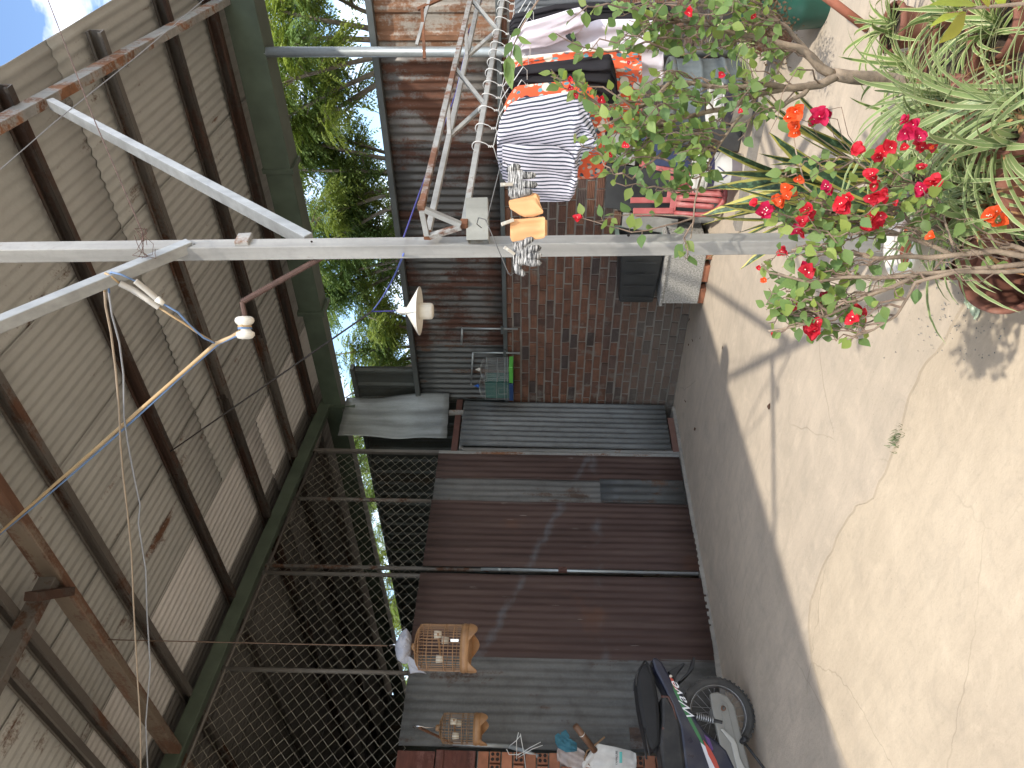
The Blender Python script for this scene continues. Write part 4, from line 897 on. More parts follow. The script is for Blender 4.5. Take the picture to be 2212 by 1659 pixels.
b = MB(); b.tube([ctop+V((.055*cos(a), .055*sin(a), .05+.02*sin(2*a))) for a in [2*pi*k/16 for k in range(16)]], .011, 6, closed=True); obj('white_band', b, M_wht, t, smooth=True)
b = MB(); b.tube([V((cg.x, cg.y, zr(2.5)-.1)), cg+V((0, 0, .9)), cg+V((.006, 0, .52))], .0040, 6); tag(obj('cage_rope', b, plain('rope', (.12, .075, .05), .8), smooth=True), 'brown rope holding the golden bamboo cage from the roof', 'rope')
round_cage('slim dull bamboo cage hanging in front of grey sheets by the pier', atd(1040, 1575, 5.72)+V((0, 0, 0)), .105, .29, 30, M_bamboo2, M_bamboo, dome=.03, hookh=.17)
t = thing('cage_bracket', 'galvanised pipe bracket with rusty arm holding the slim bamboo cage', 'bracket', V((XP+.09, 2.55, 1.3)))
pv0, pv1, pv2 = atd(978, 1606, 6.05), atd(1100, 1612, 6.05), atd(1180, 1640, 6.0)
obj('pipe', MB().tube([pv0, pv1], .016, 8), M_pipe, t, smooth=True); obj('pipe', MB().tube([pv1, pv2], .0175, 8), M_pipe, t, smooth=True)
obj('arm', MB().bar(pv0, atd(906, 1572, 5.72), .012, .022), M_rust, t)
# two small cages on the wall rail with their pipe brackets
M_gmesh = plain('green_screen', (.012, .095, .075), .6, var=.15)
def dome_cage(label, c, w, h, mt_bar, base_m, body_m, top_m, fin_m, dome_h):
    t = thing('small_bird_cage', label, 'bird cage', c, 'small cages at the wall corner')
    def P(n, mb, m, **k): return obj(n, mb, m, t, local=True, **k)
    P('base_tray', MB().box((0, 0, .02), (w+.02, w*.8+.02, .045)), base_m, bevel=.006)
    if body_m: P('screen', MB().box((0, .01, .04+h/2), (w-.012, w*.8-.012, h)), body_m, bevel=.004)
    n = 12
    for k in range(n+1):
        x = -w/2+w*k/n
        for y in (-w*.4, w*.4):
            pts = [(x, y, .04), (x, y, h+.04)]+[(x*cos(a), y*cos(a), h+.04+dome_h*sin(a)) for a in (.4, .8, 1.2, 1.5)]
            P('bar', MB().tube(pts, .0010, 4, caps=False), mt_bar)
    for k in range(1, 6):
        y = -w*.4+w*.8*k/6
        for x in (-w/2, w/2): P('bar', MB().tube([(x, y, .04), (x, y, h+.04)], .0010, 4, caps=False), mt_bar)
    for z_ in (.06, h*.36, h*.68, h+.04):
        P('hoop', MB().tube([(-w/2, -w*.4, z_), (w/2, -w*.4, z_), (w/2, w*.4, z_), (-w/2, w*.4, z_)], .0026, 4, closed=True), mt_bar)
    P('finial', MB().lathe([(.001, .06), (.008, .05), (.010, .035), (.02, .028), (.024, .01), (.012, 0)], 14, (0, 0, h+.035+dome_h)), fin_m, smooth=True)
    P('door', MB().tube([(-.03, -w*.4-.003, h*.25), (.06, -w*.4-.003, h*.25), (.06, -w*.4-.003, h*.6), (-.03, -w*.4-.003, h*.6)], .0022, 4, closed=True), mt_bar)
    return t
M_wbar = plain('white_bar', (.28, .29, .28), .4, .2); M_gbar = plain('green_bar', (.10, .30, .24), .4, .2)
dome_cage('green screened cage with blue base and white dome top', (-5.83, 6.42, 1.855), .235, .27, M_wbar, plain('blue_tray', (.02, .05, .14), .4), M_gmesh, M_wbar, plain('blue_finial', (.02, .10, .42), .35), .075)
dome_cage('clear wire cage with light green base beside the green one', (-5.57, 6.40, 1.855), .21, .25, M_wbar, plain('green_tray', (.09, .36, .06), .4), None, M_wbar, M_lid, .07)
for i, (pts, lb) in enumerate((([(-5.12, 6.55, 1.80), (-5.12, 6.55, 2.40), (-5.30, 6.53, 2.415)], 'bent pipe bracket on the fence beside the lamp, empty'), ([(-5.455, 6.55, 1.78), (-5.455, 6.55, 2.30), (-5.86, 6.50, 2.335)], 'bent pipe bracket on the fence over the small cages'))):
    t = thing('pipe_bracket', lb, 'bracket', pts[0], 'pipe brackets on the fence')
    obj('upright', MB().tube(pts[:2], .011, 8), M_pipe, t, smooth=True); obj('arm', MB().tube(pts[1:], .011, 8), M_pipe, t, smooth=True)
    e = V(pts[2]); obj('hook_end', MB().tube([e+V((0, -.03, .0)), e+V((0, .03, 0))], .009, 6), M_pipe, t); obj('foot', MB().bar(V(pts[0])+V((-.05, -.02, .17)), V(pts[0])+V((.05, -.02, .17)), .02, .03), M_channel, t)
# T shaped rods at the right over the fence
t = thing('rod_frame', 'crossed rusty rods fixed high on the ribbed sheet', 'frame', atd(900, 60, 5.2))
for a_, c_, m_ in (((902, 20), (990, -20), M_rust), ((912, 18), (917, 127), M_rust), ((900, 97), (930, -10), M_galvold)): obj('rod', MB().bar(atd(*a_, 5.2), atd(*c_, 5.2), .02, .02), m_, t)
# ---------------------------------------------------------------- motorbike, rear end in view
BW = V((-5.53, 2.60, 0)); bf = V((-.22, -.975, 0)).normalized()
bike = thing('motorbike', 'dark underbone motorbike with striped tail parked beside the partition', 'motorbike', BW)
bike.rotation_euler = (0, 0, atan2(bf.y, bf.x))
def bp(cx, cy, y=0): return V(((cy-1150)*.000868, y, .262-(cx-765)*.000807))
def side(poly, y0, y1): return MB().prism([bp(cx, cy, y0) for cx, cy in poly], (0, y1-y0, 0))
def BP(n, mb, m, par=None, **k): return obj(n, mb, m, par or bike, local=True, **k)
def gloss(name, c, rough=.25, metal=0, dust=.25):
    n = NT(name); n.bs(Base_Color=n.mix(n.rng(n.noise(7, detail=5), .45, .75, 0, dust), c, (.16, .14, .12)), Roughness=n.rng(n.noise(9), .3, .7, rough, rough+.3), Metallic=metal); return n.m
M_navyb, M_blkp, M_tyre = gloss('navy_paint', (.012, .014, .03)), gloss('black_vinyl', (.012, .012, .013), .45), gloss('tyre_rubber', (.05, .047, .043), .85, 0, .5)
M_alu, M_rim, M_case = gloss('aluminium', (.42, .41, .38), .4, .6), gloss('rim_steel', (.5, .5, .5), .25, .9), gloss('case_grey', (.22, .21, .185), .5, .2, .4)
M_bag = plain('black_nylon', (.010, .010, .011), .75, var=.3, scale=12, bump=.4)
def flat(name, c): return gloss(name, c, .3, 0, .12)
def wheel(cx_, par_name):
    C = V((cx_, 0, .262)); Rr = Matrix.Rotation(pi/2, 3, 'X')
    b = MB(); n, m = 48, 10; vs = []
    for i in range(n):
        a = 2*pi*i/n
        for j in range(m):
            q = 2*pi*j/m; r = .225+.032*cos(q); vs.append(C+V((r*cos(a), .028*sin(q), r*sin(a))))
    b.add(vs, [(i*m+j, i*m+(j+1) % m, ((i+1) % n)*m+(j+1) % m, ((i+1) % n)*m+j) for i in range(n) for j in range(m)])
    for i in range(44):
        a = 2*pi*i/44
        for s in (-1, 1): b.box(C+V((.257*cos(a+.03*s), s*.012, .257*sin(a+.03*s))), (.010, .016, .018), Matrix.Rotation(-a, 3, 'Y'))
    w = BP('wheel', b, M_tyre, smooth=False)
    BP('rim', MB().lathe([(.197, -.018), (.200, -.020), (.192, -.014), (.186, 0), (.192, .014), (.200, .020), (.197, .018)], 48, C, Rr), M_rim, w, smooth=True)
    BP('hub', MB().lathe([(.001, -.05), (.05, -.05), (.058, -.03), (.045, 0), (.058, .03), (.05, .05), (.001, .05)], 24, C, Rr), M_alu, w, smooth=True)
    for i in range(24):
        a = 2*pi*i/24; s = 1 if i % 2 else -1; a2 = a+(.5 if (i//2) % 2 else -.5)
        BP('spoke', MB().tube([C+V((.05*cos(a2), s*.035, .05*sin(a2))), C+V((.19*cos(a), 0, .19*sin(a)))], .0018, 4), M_rim, w)
    return w
wheel(0, 'rear'); wheel(1.20, 'front')
BP('chain_case', side([(690, 1010), (760, 995), (850, 1030), (900, 1110), (915, 1250), (940, 1420), (975, 1659), (990, 1750), (850, 1750), (730, 1430), (695, 1150)], .055, .095), M_case, bevel=.012)
BP('case_panel', side([(780, 1060), (830, 1090), (850, 1250), (880, 1500), (900, 1659), (860, 1659), (810, 1400), (770, 1150)], .096, .102), M_case, bevel=.004)
BP('swing_arm', side([(750, 1120), (800, 1120), (850, 1500), (900, 1800), (840, 1800), (780, 1500)], -.06, -.04), M_alu, bevel=.006)
b = MB(); pts = [bp(lerp(550, 700, k/90), 1190+30*(k/90)+0, .09)+V((.022*cos(k*.55), .022*sin(k*.55), 0)) for k in range(91)]; b.tube(pts, .0042, 6); sk = BP('shock', b, M_rim, smooth=True)
BP('shock_body', MB().tube([bp(520, 1185, .09), bp(770, 1235, .09)], .013, 10), M_blkp, sk)
BP('axle_nut', MB().lathe([(.001, .0), (.016, 0), (.018, -.015), (.012, -.02)], 8, bp(790, 1130, .098), Matrix.Rotation(pi/2, 3, 'X')), M_rust)
body = BP('side_cover', side([(195, 740), (235, 722), (290, 765), (345, 870), (440, 1010), (530, 1190), (610, 1300), (780, 1440), (830, 1560), (850, 1750), (880, 1950), (430, 1950), (410, 1600), (400, 1280), (350, 1120), (280, 960), (215, 830)], -.10, .10), M_navyb, bevel=.02)
BP('stripe', side([(352, 905), (375, 930), (405, 1010), (470, 1150), (560, 1330), (600, 1430), (580, 1420), (530, 1330), (440, 1150), (375, 1010)], .1005, .1035), flat('green_decal', (.03, .16, .05)), body)
BP('stripe', side([(345, 890), (372, 905), (395, 960), (415, 1005), (385, 990), (360, 940)], .1005, .1045), flat('red_decal', (.40, .05, .03)), body)
BP('stripe', side([(560, 1390), (600, 1420), (660, 1510), (725, 1640), (770, 1760), (650, 1760), (610, 1560)], .1005, .1045), flat('white_decal', (.55, .54, .56)), body)
BP('stripe', side([(585, 1370), (640, 1440), (680, 1520), (708, 1612), (660, 1575), (615, 1480)], .1005, .1055), flat('red_decal', (.40, .05, .03)), body)
BP('stripe', side([(600, 1330), (640, 1360), (665, 1440), (650, 1450), (620, 1390)], .1005, .1035), flat('purple_decal', (.08, .03, .14)), body)
BP('reflector', MB().lathe([(.001, .008), (.010, .006), (.012, 0)], 14, bp(355, 883, .10), Matrix.Rotation(-pi/2, 3, 'X')), flat('reflector_glass', (.5, .45, .38)), body)
def text_mesh(name, s, size, mat, parent, mw, shear=0, ext=.0008):
    cu = bpy.data.curves.new(name, 'FONT'); cu.body = s; cu.size = size; cu.extrude = ext; cu.shear = shear; cu.align_x = 'CENTER'; cu.align_y = 'CENTER'
    to = bpy.data.objects.new(name, cu); col.objects.link(to); dg = bpy.context.evaluated_depsgraph_get(); me = bpy.data.meshes.new_from_object(to.evaluated_get(dg)); me.materials.clear(); me.materials.append(mat)
    bpy.data.objects.remove(to); me.transform(mw); o = bpy.data.objects.new(name, me); col.objects.link(o); o.parent = parent; return o
# lettering runs along the stripe, read from the left side of the bike
pc = bp(450, 1090, .104); ex = (bp(370, 930)-bp(525, 1250)).normalized(); ez = V((0, 1, 0)); ey = ez.cross(ex)
text_mesh('lettering', 'Wave', .075, flat('white_lettering', (.7, .7, .7)), body, Matrix.Translation(pc) @ Matrix((ex, ey, ez)).transposed().to_4x4() @ Matrix.Diagonal((1.6, 1, 1, 1)), .6)
BP('seat', side([(255, 1060), (300, 1010), (370, 1130), (410, 1260), (420, 1600), (430, 1900), (300, 2000), (215, 1900), (215, 1600), (205, 1420), (240, 1250)], -.105, .105), M_blkp, bevel=.025)
BP('seat_bag', side([(150, 752), (95, 800), (58, 870), (40, 960), (50, 1120), (72, 1270), (100, 1400), (140, 1470), (225, 1400), (236, 1230), (236, 1080), (215, 880)], -.09, .09), M_bag, bevel=.03)
for pth in ([(135, 755), (75, 830), (48, 905), (42, 960)], [(140, 752), (172, 800), (185, 870), (190, 950)], [(190, 760), (250, 800), (280, 850)], [(95, 1290), (105, 1400), (120, 1490)]):
    for y in (-.08, .08): BP('rack_tube', MB().tube([bp(*p_, y) for p_ in pth], .008, 6), M_blkp, smooth=True)
BP('grab_rail', MB().tube([bp(*p_, .095) for p_ in [(255, 1045), (320, 1050), (350, 1120), (368, 1215), (345, 1275), (285, 1300), (240, 1290)]], .010, 8), M_redtube, smooth=True)
BP('tail_cap', side([(200, 735), (240, 725), (300, 775), (320, 820), (290, 830), (230, 770)], -.07, .085), M_alu, bevel=.012)
BP('mudguard', side([(345, 825), (420, 790), (500, 748), (505, 765), (430, 840), (400, 905), (380, 870)], -.05, .05), M_blkp, bevel=.006)
BP('mud_flap', side([(430, 905), (520, 830), (560, 770), (590, 700), (606, 720), (585, 795), (530, 850), (450, 912)], -.05, .06), M_blkp, bevel=.005)
BP('footpeg', MB().tube([bp(920, 1375, .10), bp(920, 1375, .20)], .020, 10), M_blkp, smooth=True)
BP('peg_bracket', side([(745, 1290), (765, 1285), (850, 1360), (870, 1400), (880, 1500), (940, 1640), (960, 1700), (900, 1700), (850, 1600), (820, 1390)], .10, .112), M_alu, bevel=.003)
BP('side_stand', MB().tube([bp(950, 1400, .10), bp(1070, 1600, .16)], .009, 6), M_blkp)
BP('engine', side([(760, 1700), (930, 1700), (980, 1900), (960, 2100), (820, 2150), (700, 1950)], -.10, .10), M_alu, bevel=.02)
BP('leg_shield', side([(330, 2050), (420, 2030), (700, 2150), (880, 2120), (860, 2200), (650, 2260), (280, 2300), (180, 2250)], -.14, .14), M_navyb, bevel=.02)
BP('fork', MB().tube([(1.20, .06, .262), (1.02, .06, .82)], .016, 8), M_alu); BP('fork', MB().tube([(1.20, -.06, .262), (1.02, -.06, .82)], .016, 8), M_alu)
BP('handlebar', MB().tube([(.94, -.32, .93), (1.0, -.12, .90), (1.0, .12, .90), (.94, .32, .93)], .011, 8), M_blkp)
BP('headlight', MB().lathe([(.001, .10), (.06, .085), (.085, .04), (.09, 0), (.06, -.06), (.001, -.07)], 20, (1.08, 0, .86), Matrix.Rotation(radians(80), 3, 'Y')), M_navyb, smooth=True)

# ---------------------------------------------------------------- odds and ends hung at the pier
OD = 5.93
t = thing('plastic_bag', 'white oil bag with teal band and black lettering hung at the pier', 'bag', atd(1300, 1650, OD))
M_pbag = plain('white_film', (.50, .48, .45), .4, var=.1, scale=20, bump=.3)
obj('film', rows_shell([(1258, 1690, 1648), (1275, 1700, 1624), (1288, 1705, 1606), (1330, 1705, 1613), (1362, 1700, 1621), (1374, 1690, 1628)], atd(1300, 1650, OD), fw, thick=.05, fold=.012, nf=2, seed=3), M_pbag, t, smooth=True)
def print_on(x, y, s, size, mat, d, dz=-.075):
    mw = Matrix.Translation(atd(x, y, d+dz)) @ Matrix((RI, -DN, -fw)).transposed().to_4x4(); return text_mesh('lettering', s, size, mat, None, mw)
o_ = print_on(1332, 1637, 'YAMALUBE', .022, M_blkp, OD); o_.data.transform(Matrix.Translation(-t.location)); o_.parent = t
b = MB(); b.add([atd(1338, 1648, OD-.07), atd(1338, 1624, OD-.07), atd(1344, 1624, OD-.07), atd(1344, 1648, OD-.07)], [(0, 1, 2, 3)]); obj('teal_band', b, plain('teal_print', (.08, .36, .33), .4), t, solid=.001)
obj('handle', MB().tube([atd(1280, 1660, OD), atd(1262, 1640, OD), atd(1268, 1622, OD-.02), atd(1282, 1612, OD-.03), atd(1306, 1592, OD-.05)], .007, 6), M_bamboo2, t, smooth=True)
t = thing('clear_bag', 'crumpled clear plastic bag hung beside the white oil bag', 'bag', atd(1235, 1640, OD))
obj('film', rows_shell([(1203, 1640, 1620), (1210, 1680, 1600), (1230, 1690, 1604), (1262, 1690, 1622), (1270, 1680, 1640)], atd(1240, 1640, OD+.03), fw, thick=.05, fold=.02, nf=3, seed=5), plain('cloudy_film', (.33, .28, .26), .25, var=.15, scale=25, bump=.5), t, smooth=True)
t = thing('teal_cloth', 'teal rag draped over a stick by the bags', 'cloth', atd(1220, 1600, OD-.1))
M_teal = cloth('teal_fabric', (.045, .13, .17), .25)
obj('rag', rows_shell([(1199, 1604, 1588), (1206, 1618, 1585), (1220, 1622, 1592), (1232, 1624, 1594), (1246, 1620, 1606)], atd(1220, 1600, OD-.1), fw, thick=.04, fold=.018, nf=2, seed=6), M_teal, t, smooth=True)
obj('corner', rows_shell([(1212, 1590, 1582), (1222, 1596, 1576), (1230, 1600, 1588)], atd(1220, 1590, OD-.12), fw, thick=.015, fold=.01, nf=1, seed=7, nu=10, nv=10), M_teal, t, smooth=True)
t = thing('bamboo_tube', 'short brown bamboo tube with pale ring leaning at the pier', 'tube', atd(1262, 1590, OD-.05))
p, q = atd(1243, 1568, OD-.08), atd(1285, 1622, OD-.02)
obj('tube', MB().tube([p, q], .024, 14), plain('brown_bamboo', (.15, .075, .04), .55, var=.3), t, smooth=True); obj('ring', MB().tube([p.lerp(q, .32), p.lerp(q, .345)], .0246, 14), M_lid, t)
t = thing('string_tangle', 'white string and wire tangle hanging off the bracket pipe', 'string', atd(1120, 1610, OD)); random.seed(9)
for pth in ([(1120, 1582), (1116, 1600), (1116, 1640)], [(1124, 1585), (1132, 1630), (1136, 1662)], [(1100, 1612), (1115, 1600), (1125, 1588)], [(1118, 1632), (1145, 1615), (1168, 1603)], [(1120, 1636), (1150, 1618), (1172, 1610)], [(1094, 1618), (1100, 1630), (1118, 1630), (1130, 1625)]):
    obj('strand', MB().tube([atd(x, y, OD-.02) for x, y in pth], .0028, 5), M_hang, t, smooth=True)
# ---------------------------------------------------------------- foliage materials
def leafmat(name, c, tr=.3, var=.35, rough=.5, back=None):
    n = NT(name); f = n.noise(14, n.map(shift=True), detail=3); r = n.rnd()
    c1 = n.ramp(r, [(0, hsv(c, 1-var)), (.5, c), (1, (min(1, c[0]*1.35), c[1]*1.25, c[2]*1.1))])
    c1 = n.mix(n.rng(f, .3, .7, 0, .3), c1, hsv(c, .6))
    n.bs(Base_Color=c1, Roughness=rough, Specular_IOR_Level=.35)
    t = n.n('BsdfTranslucent', {'Color': n.mix(.5, c1, (c[0]*1.8, c[1]*1.7, c[2]*.8))}); mx = n.n('MixShader', {0: tr, 1: n.b.outputs[0], 2: t.outputs[0]})
    n.t.links.new(mx.outputs[0], n.out.inputs[0]); return n.m
M_bleaf = [leafmat('bougainvillea_leaf', (.19, .29, .095), .44), leafmat('bougainvillea_leaf_dark', (.145, .245, .085), .40), leafmat('bougainvillea_leaf_lime', (.26, .35, .095), .48)]
M_yleaf = leafmat('yellowing_leaf', (.33, .33, .05))
M_bract = [leafmat('red_bract', (.56, .022, .045), .35, .2, .6), leafmat('crimson_bract', (.52, .015, .085), .35, .2, .6), leafmat('orange_bract', (.72, .10, .025), .35, .2, .6)]
M_bflow = plain('tiny_flower', (.75, .70, .55), .6)
M_bark = plain('bark', (.24, .185, .135), .9, var=.4, scale=16, bump=.6)
M_twig = plain('twig', (.19, .135, .10), .85, var=.35, scale=20)
M_terra = NT('terracotta'); _c = M_terra.ramp(M_terra.noise(6, detail=5), [(.3, (.13, .050, .032)), (.55, (.21, .085, .055)), (.75, (.30, .19, .14))]); M_terra.bs(Base_Color=_c, Roughness=.85); M_terra.bump(M_terra.noise(25, detail=2), .3, .005); M_terra = M_terra.m
M_soil = plain('potting_soil', (.055, .038, .026), .95, var=.5, scale=20, bump=.8)

# ---------------------------------------------------------------- trees beyond the fence
M_tleaf = [leafmat('tree_leaf', (.19, .275, .085), .45), leafmat('tree_leaf_light', (.26, .335, .09), .48), leafmat('tree_leaf_deep', (.15, .235, .085), .42)]
M_trunk = plain('tree_bark', (.22, .185, .145), .9, var=.35, scale=6, bump=.4)
def pinnate(b, p, d, L, rnd, m):
    """one compound leaf: a drooping rachis with paired leaflets"""
    up = V((0, 0, 1)); s = d.cross(up); s = s.normalized() if s.length > .05 else V((1, 0, 0)); n = 6
    for k in range(n+1):
        t = (k+1)/(n+1); q = p+d*(L*t)-up*(L*.45*t*t)
        for sg in ((-1, 1) if k < n else (0,)):
            ax_ = (s*sg*.8+d*.6-up*(.25+.4*t)).normalized() if sg else (d-up*.8).normalized(); l = L*.30*(1-.35*abs(t-.5)); w = l*.19
            sd = ax_.cross(up+V((rnd.uniform(-.6, .6), rnd.uniform(-.6, .6), 0))); sd = sd.normalized()*w if sd.length > .02 else s*w
            m_ = q+ax_*l*.45
            b.add([q, m_-sd, q+ax_*l, m_+sd], [(0, 1, 2, 3)], m)
def make_tree(label, base, h, crown_c, crown_r, nleaf, seed, tone):
    rnd = random.Random(seed); t = thing('leafy_tree', label, 'tree', base, 'trees beyond the fence')
    top = V(crown_c); limbs = []
    trunk_top = V(base).lerp(V((top.x, top.y, top.z)), .62)
    b = MB(); b.tube([V(base)+V((0, 0, -.2)), V(base).lerp(trunk_top, .5)+V((rnd.uniform(-.1, .1), rnd.uniform(-.1, .1), 0)), trunk_top], [.11, .09, .065], 8); obj('trunk', b, M_trunk, t, smooth=True)
    tips = []
    for i in range(9):
        a = 2*pi*i/9+rnd.random()*.6; el = rnd.uniform(.05, 1.15); e = top+V((cos(a)*cos(el)*crown_r[0], sin(a)*cos(el)*crown_r[1], sin(el)*crown_r[2]-.25))*rnd.uniform(.75, 1)
        m_ = trunk_top.lerp(e, .5)+V((0, 0, .18)); b = MB(); b.tube([trunk_top-V((0, 0, .2)), trunk_top.lerp(m_, .6), m_, m_.lerp(e, .6)+V((0, 0, .06)), e], [.04, .032, .024, .016, .006], 6); obj('limb', b, M_trunk, t, smooth=True)
        tips += [(m_, e)]
    tw = MB(); cr = MB()
    for i in range(46):
        m_, e = tips[i % len(tips)]; p = m_.lerp(e, rnd.uniform(.1, 1)); dd = V((rnd.gauss(0, 1), rnd.gauss(0, 1), rnd.gauss(.15, .6))).normalized(); q = p+dd*rnd.uniform(.4, .8)
        c_ = p.lerp(q, .5)+V((0, 0, .06)); tw.tube([p, c_, q], [.010, .007, .003], 4)
        tone_m = rnd.choices((0, 1, 2), tone)[0]
        for j in range(nleaf//46):
            u = rnd.uniform(.1, 1.05); pp_ = (p.lerp(c_, u*2) if u < .5 else c_.lerp(q, u*2-1))+V((rnd.gauss(0, .05), rnd.gauss(0, .05), rnd.gauss(0, .05))); a = rnd.uniform(0, 2*pi)
            dv = (V((cos(a), sin(a), rnd.uniform(-.4, .5)))+dd*.5).normalized(); pinnate(cr, pp_, dv, rnd.uniform(.16, .28), rnd, tone_m if rnd.random() < .8 else rnd.randrange(3))
    o = obj('twigs', tw, M_trunk, t); o['kind'] = 'stuff'
    o = obj('crown', cr, M_tleaf, t); o['kind'] = 'stuff'; return t
TR = [(-3.1, 8.9, 4.3, (1.5, 1.3, 1.5), 'feathery tree right of the round pipe, with pale branches', (2, 3, 1)), (-4.9, 9.3, 4.1, (1.5, 1.2, 1.3), 'dense dark feathery tree seen left of the round pipe', (3, 1, 3)), (-6.4, 9.9, 4.3, (1.4, 1.2, 1.4), 'feathery tree directly behind the foreground post', (3, 1, 2)),
      (-8.0, 9.6, 4.2, (1.5, 1.2, 1.3), 'yellow green feathery tree behind the hanging lamp', (2, 3, 1)), (-9.9, 9.9, 4.4, (1.6, 1.2, 1.4), 'feathery tree behind the dark panel at the corner', (3, 2, 2)), (-12.3, 10.2, 4.6, (1.7, 1.3, 1.5), 'first tree seen through the chain link slit', (2, 3, 1)),
      (-15.2, 9.9, 4.6, (1.8, 1.3, 1.5), 'middle tree seen through the chain link slit', (2, 3, 1)), (-18.6, 10.4, 4.7, (1.9, 1.4, 1.6), 'last tree seen through the chain link slit, farthest left', (3, 2, 1)), (-1.2, 9.6, 4.4, (1.4, 1.2, 1.4), 'feathery tree farthest right over the ribbed sheet', (2, 3, 1))]
for i, (x, y, zc, rr, lb, tone) in enumerate(TR): make_tree(lb, (x+.3, y+.4, 0), 5, (x, y, zc), rr, 3200, 40+i, tone)

# ---------------------------------------------------------------- bougainvillea
def leaf_mesh(mat, seed, lance=False):
    rnd = random.Random(seed); b = MB(); W = .34 if not lance else .20; pr = [(0, 0), (.08, .30), (.22, .80), (.38, 1.0), (.58, .84), (.78, .48), (.92, .18), (1, 0)]
    mid = []; lf = []; rt = []; cur = rnd.uniform(.05, .2)
    for x, w in pr:
        z = -cur*x*x*.8; f = rnd.uniform(.10, .22); mid.append(V((0, x, z))); lf.append(V((-w*W, x, z+w*W*f))); rt.append(V((w*W, x, z+w*W*f)))
    n = len(pr); vs = mid+lf+rt
    fs = [(i, i+1, n+i+1, n+i) for i in range(n-1)]+[(i+1, i, 2*n+i, 2*n+i+1) for i in range(n-1)]
    b.add(vs, fs); return b.mesh('leaf', mat, smooth=True)
LM = [leaf_mesh(m, i*3+j) for i, m in enumerate(M_bleaf) for j in range(3)]; LMY = leaf_mesh(M_yleaf, 91)
def bract_mesh(mat, seed):
    rnd = random.Random(seed); b = MB()
    pr = [(.0, .10), (.07, .42), (.20, .80), (.38, 1.0), (.58, .96), (.76, .74), (.90, .42), (1, .04)]
    for q in range(rnd.choice((1, 2, 2))):
        oc = V((rnd.uniform(-.5, .5), rnd.uniform(-.5, .5), rnd.uniform(-.2, .3)))*(q > 0); sc = 1 if q == 0 else rnd.uniform(.6, .85); a0 = rnd.uniform(0, 6)
        for k in range(3):
            R_ = Matrix.Rotation(a0+2*pi*k/3+rnd.uniform(-.4, .4), 3, 'Z') @ Matrix.Rotation(rnd.uniform(.15, .95), 3, 'X'); vs = []; cv = rnd.uniform(.1, .4); ph = rnd.uniform(0, 6)
            for x, w in pr:
                for s in (-1, -.5, 0, .5, 1): vs.append(oc+(R_ @ V((s*w*.50, x, .22*s*s*w-cv*(x-.45)**2+.045*sin(7*x+5*s+ph))))*sc)
            b.add(vs, [(i*5+j, i*5+j+1, i*5+j+6, i*5+j+5) for i in range(len(pr)-1) for j in range(4)], 0)
            if rnd.random() < .6:
                c = oc+(R_ @ V((0, .36, .16)))*sc; b.lathe([(.02, 0), (.075, .015), (.06, .03), (.001, .02)], 6, c, R_, m=1)
    return b.mesh('flower', [mat, M_bflow], smooth=True)
FM = {k: [bract_mesh(M_bract[i], 20+i*7+j) for j in range(6)] for i, k in enumerate('rco')}
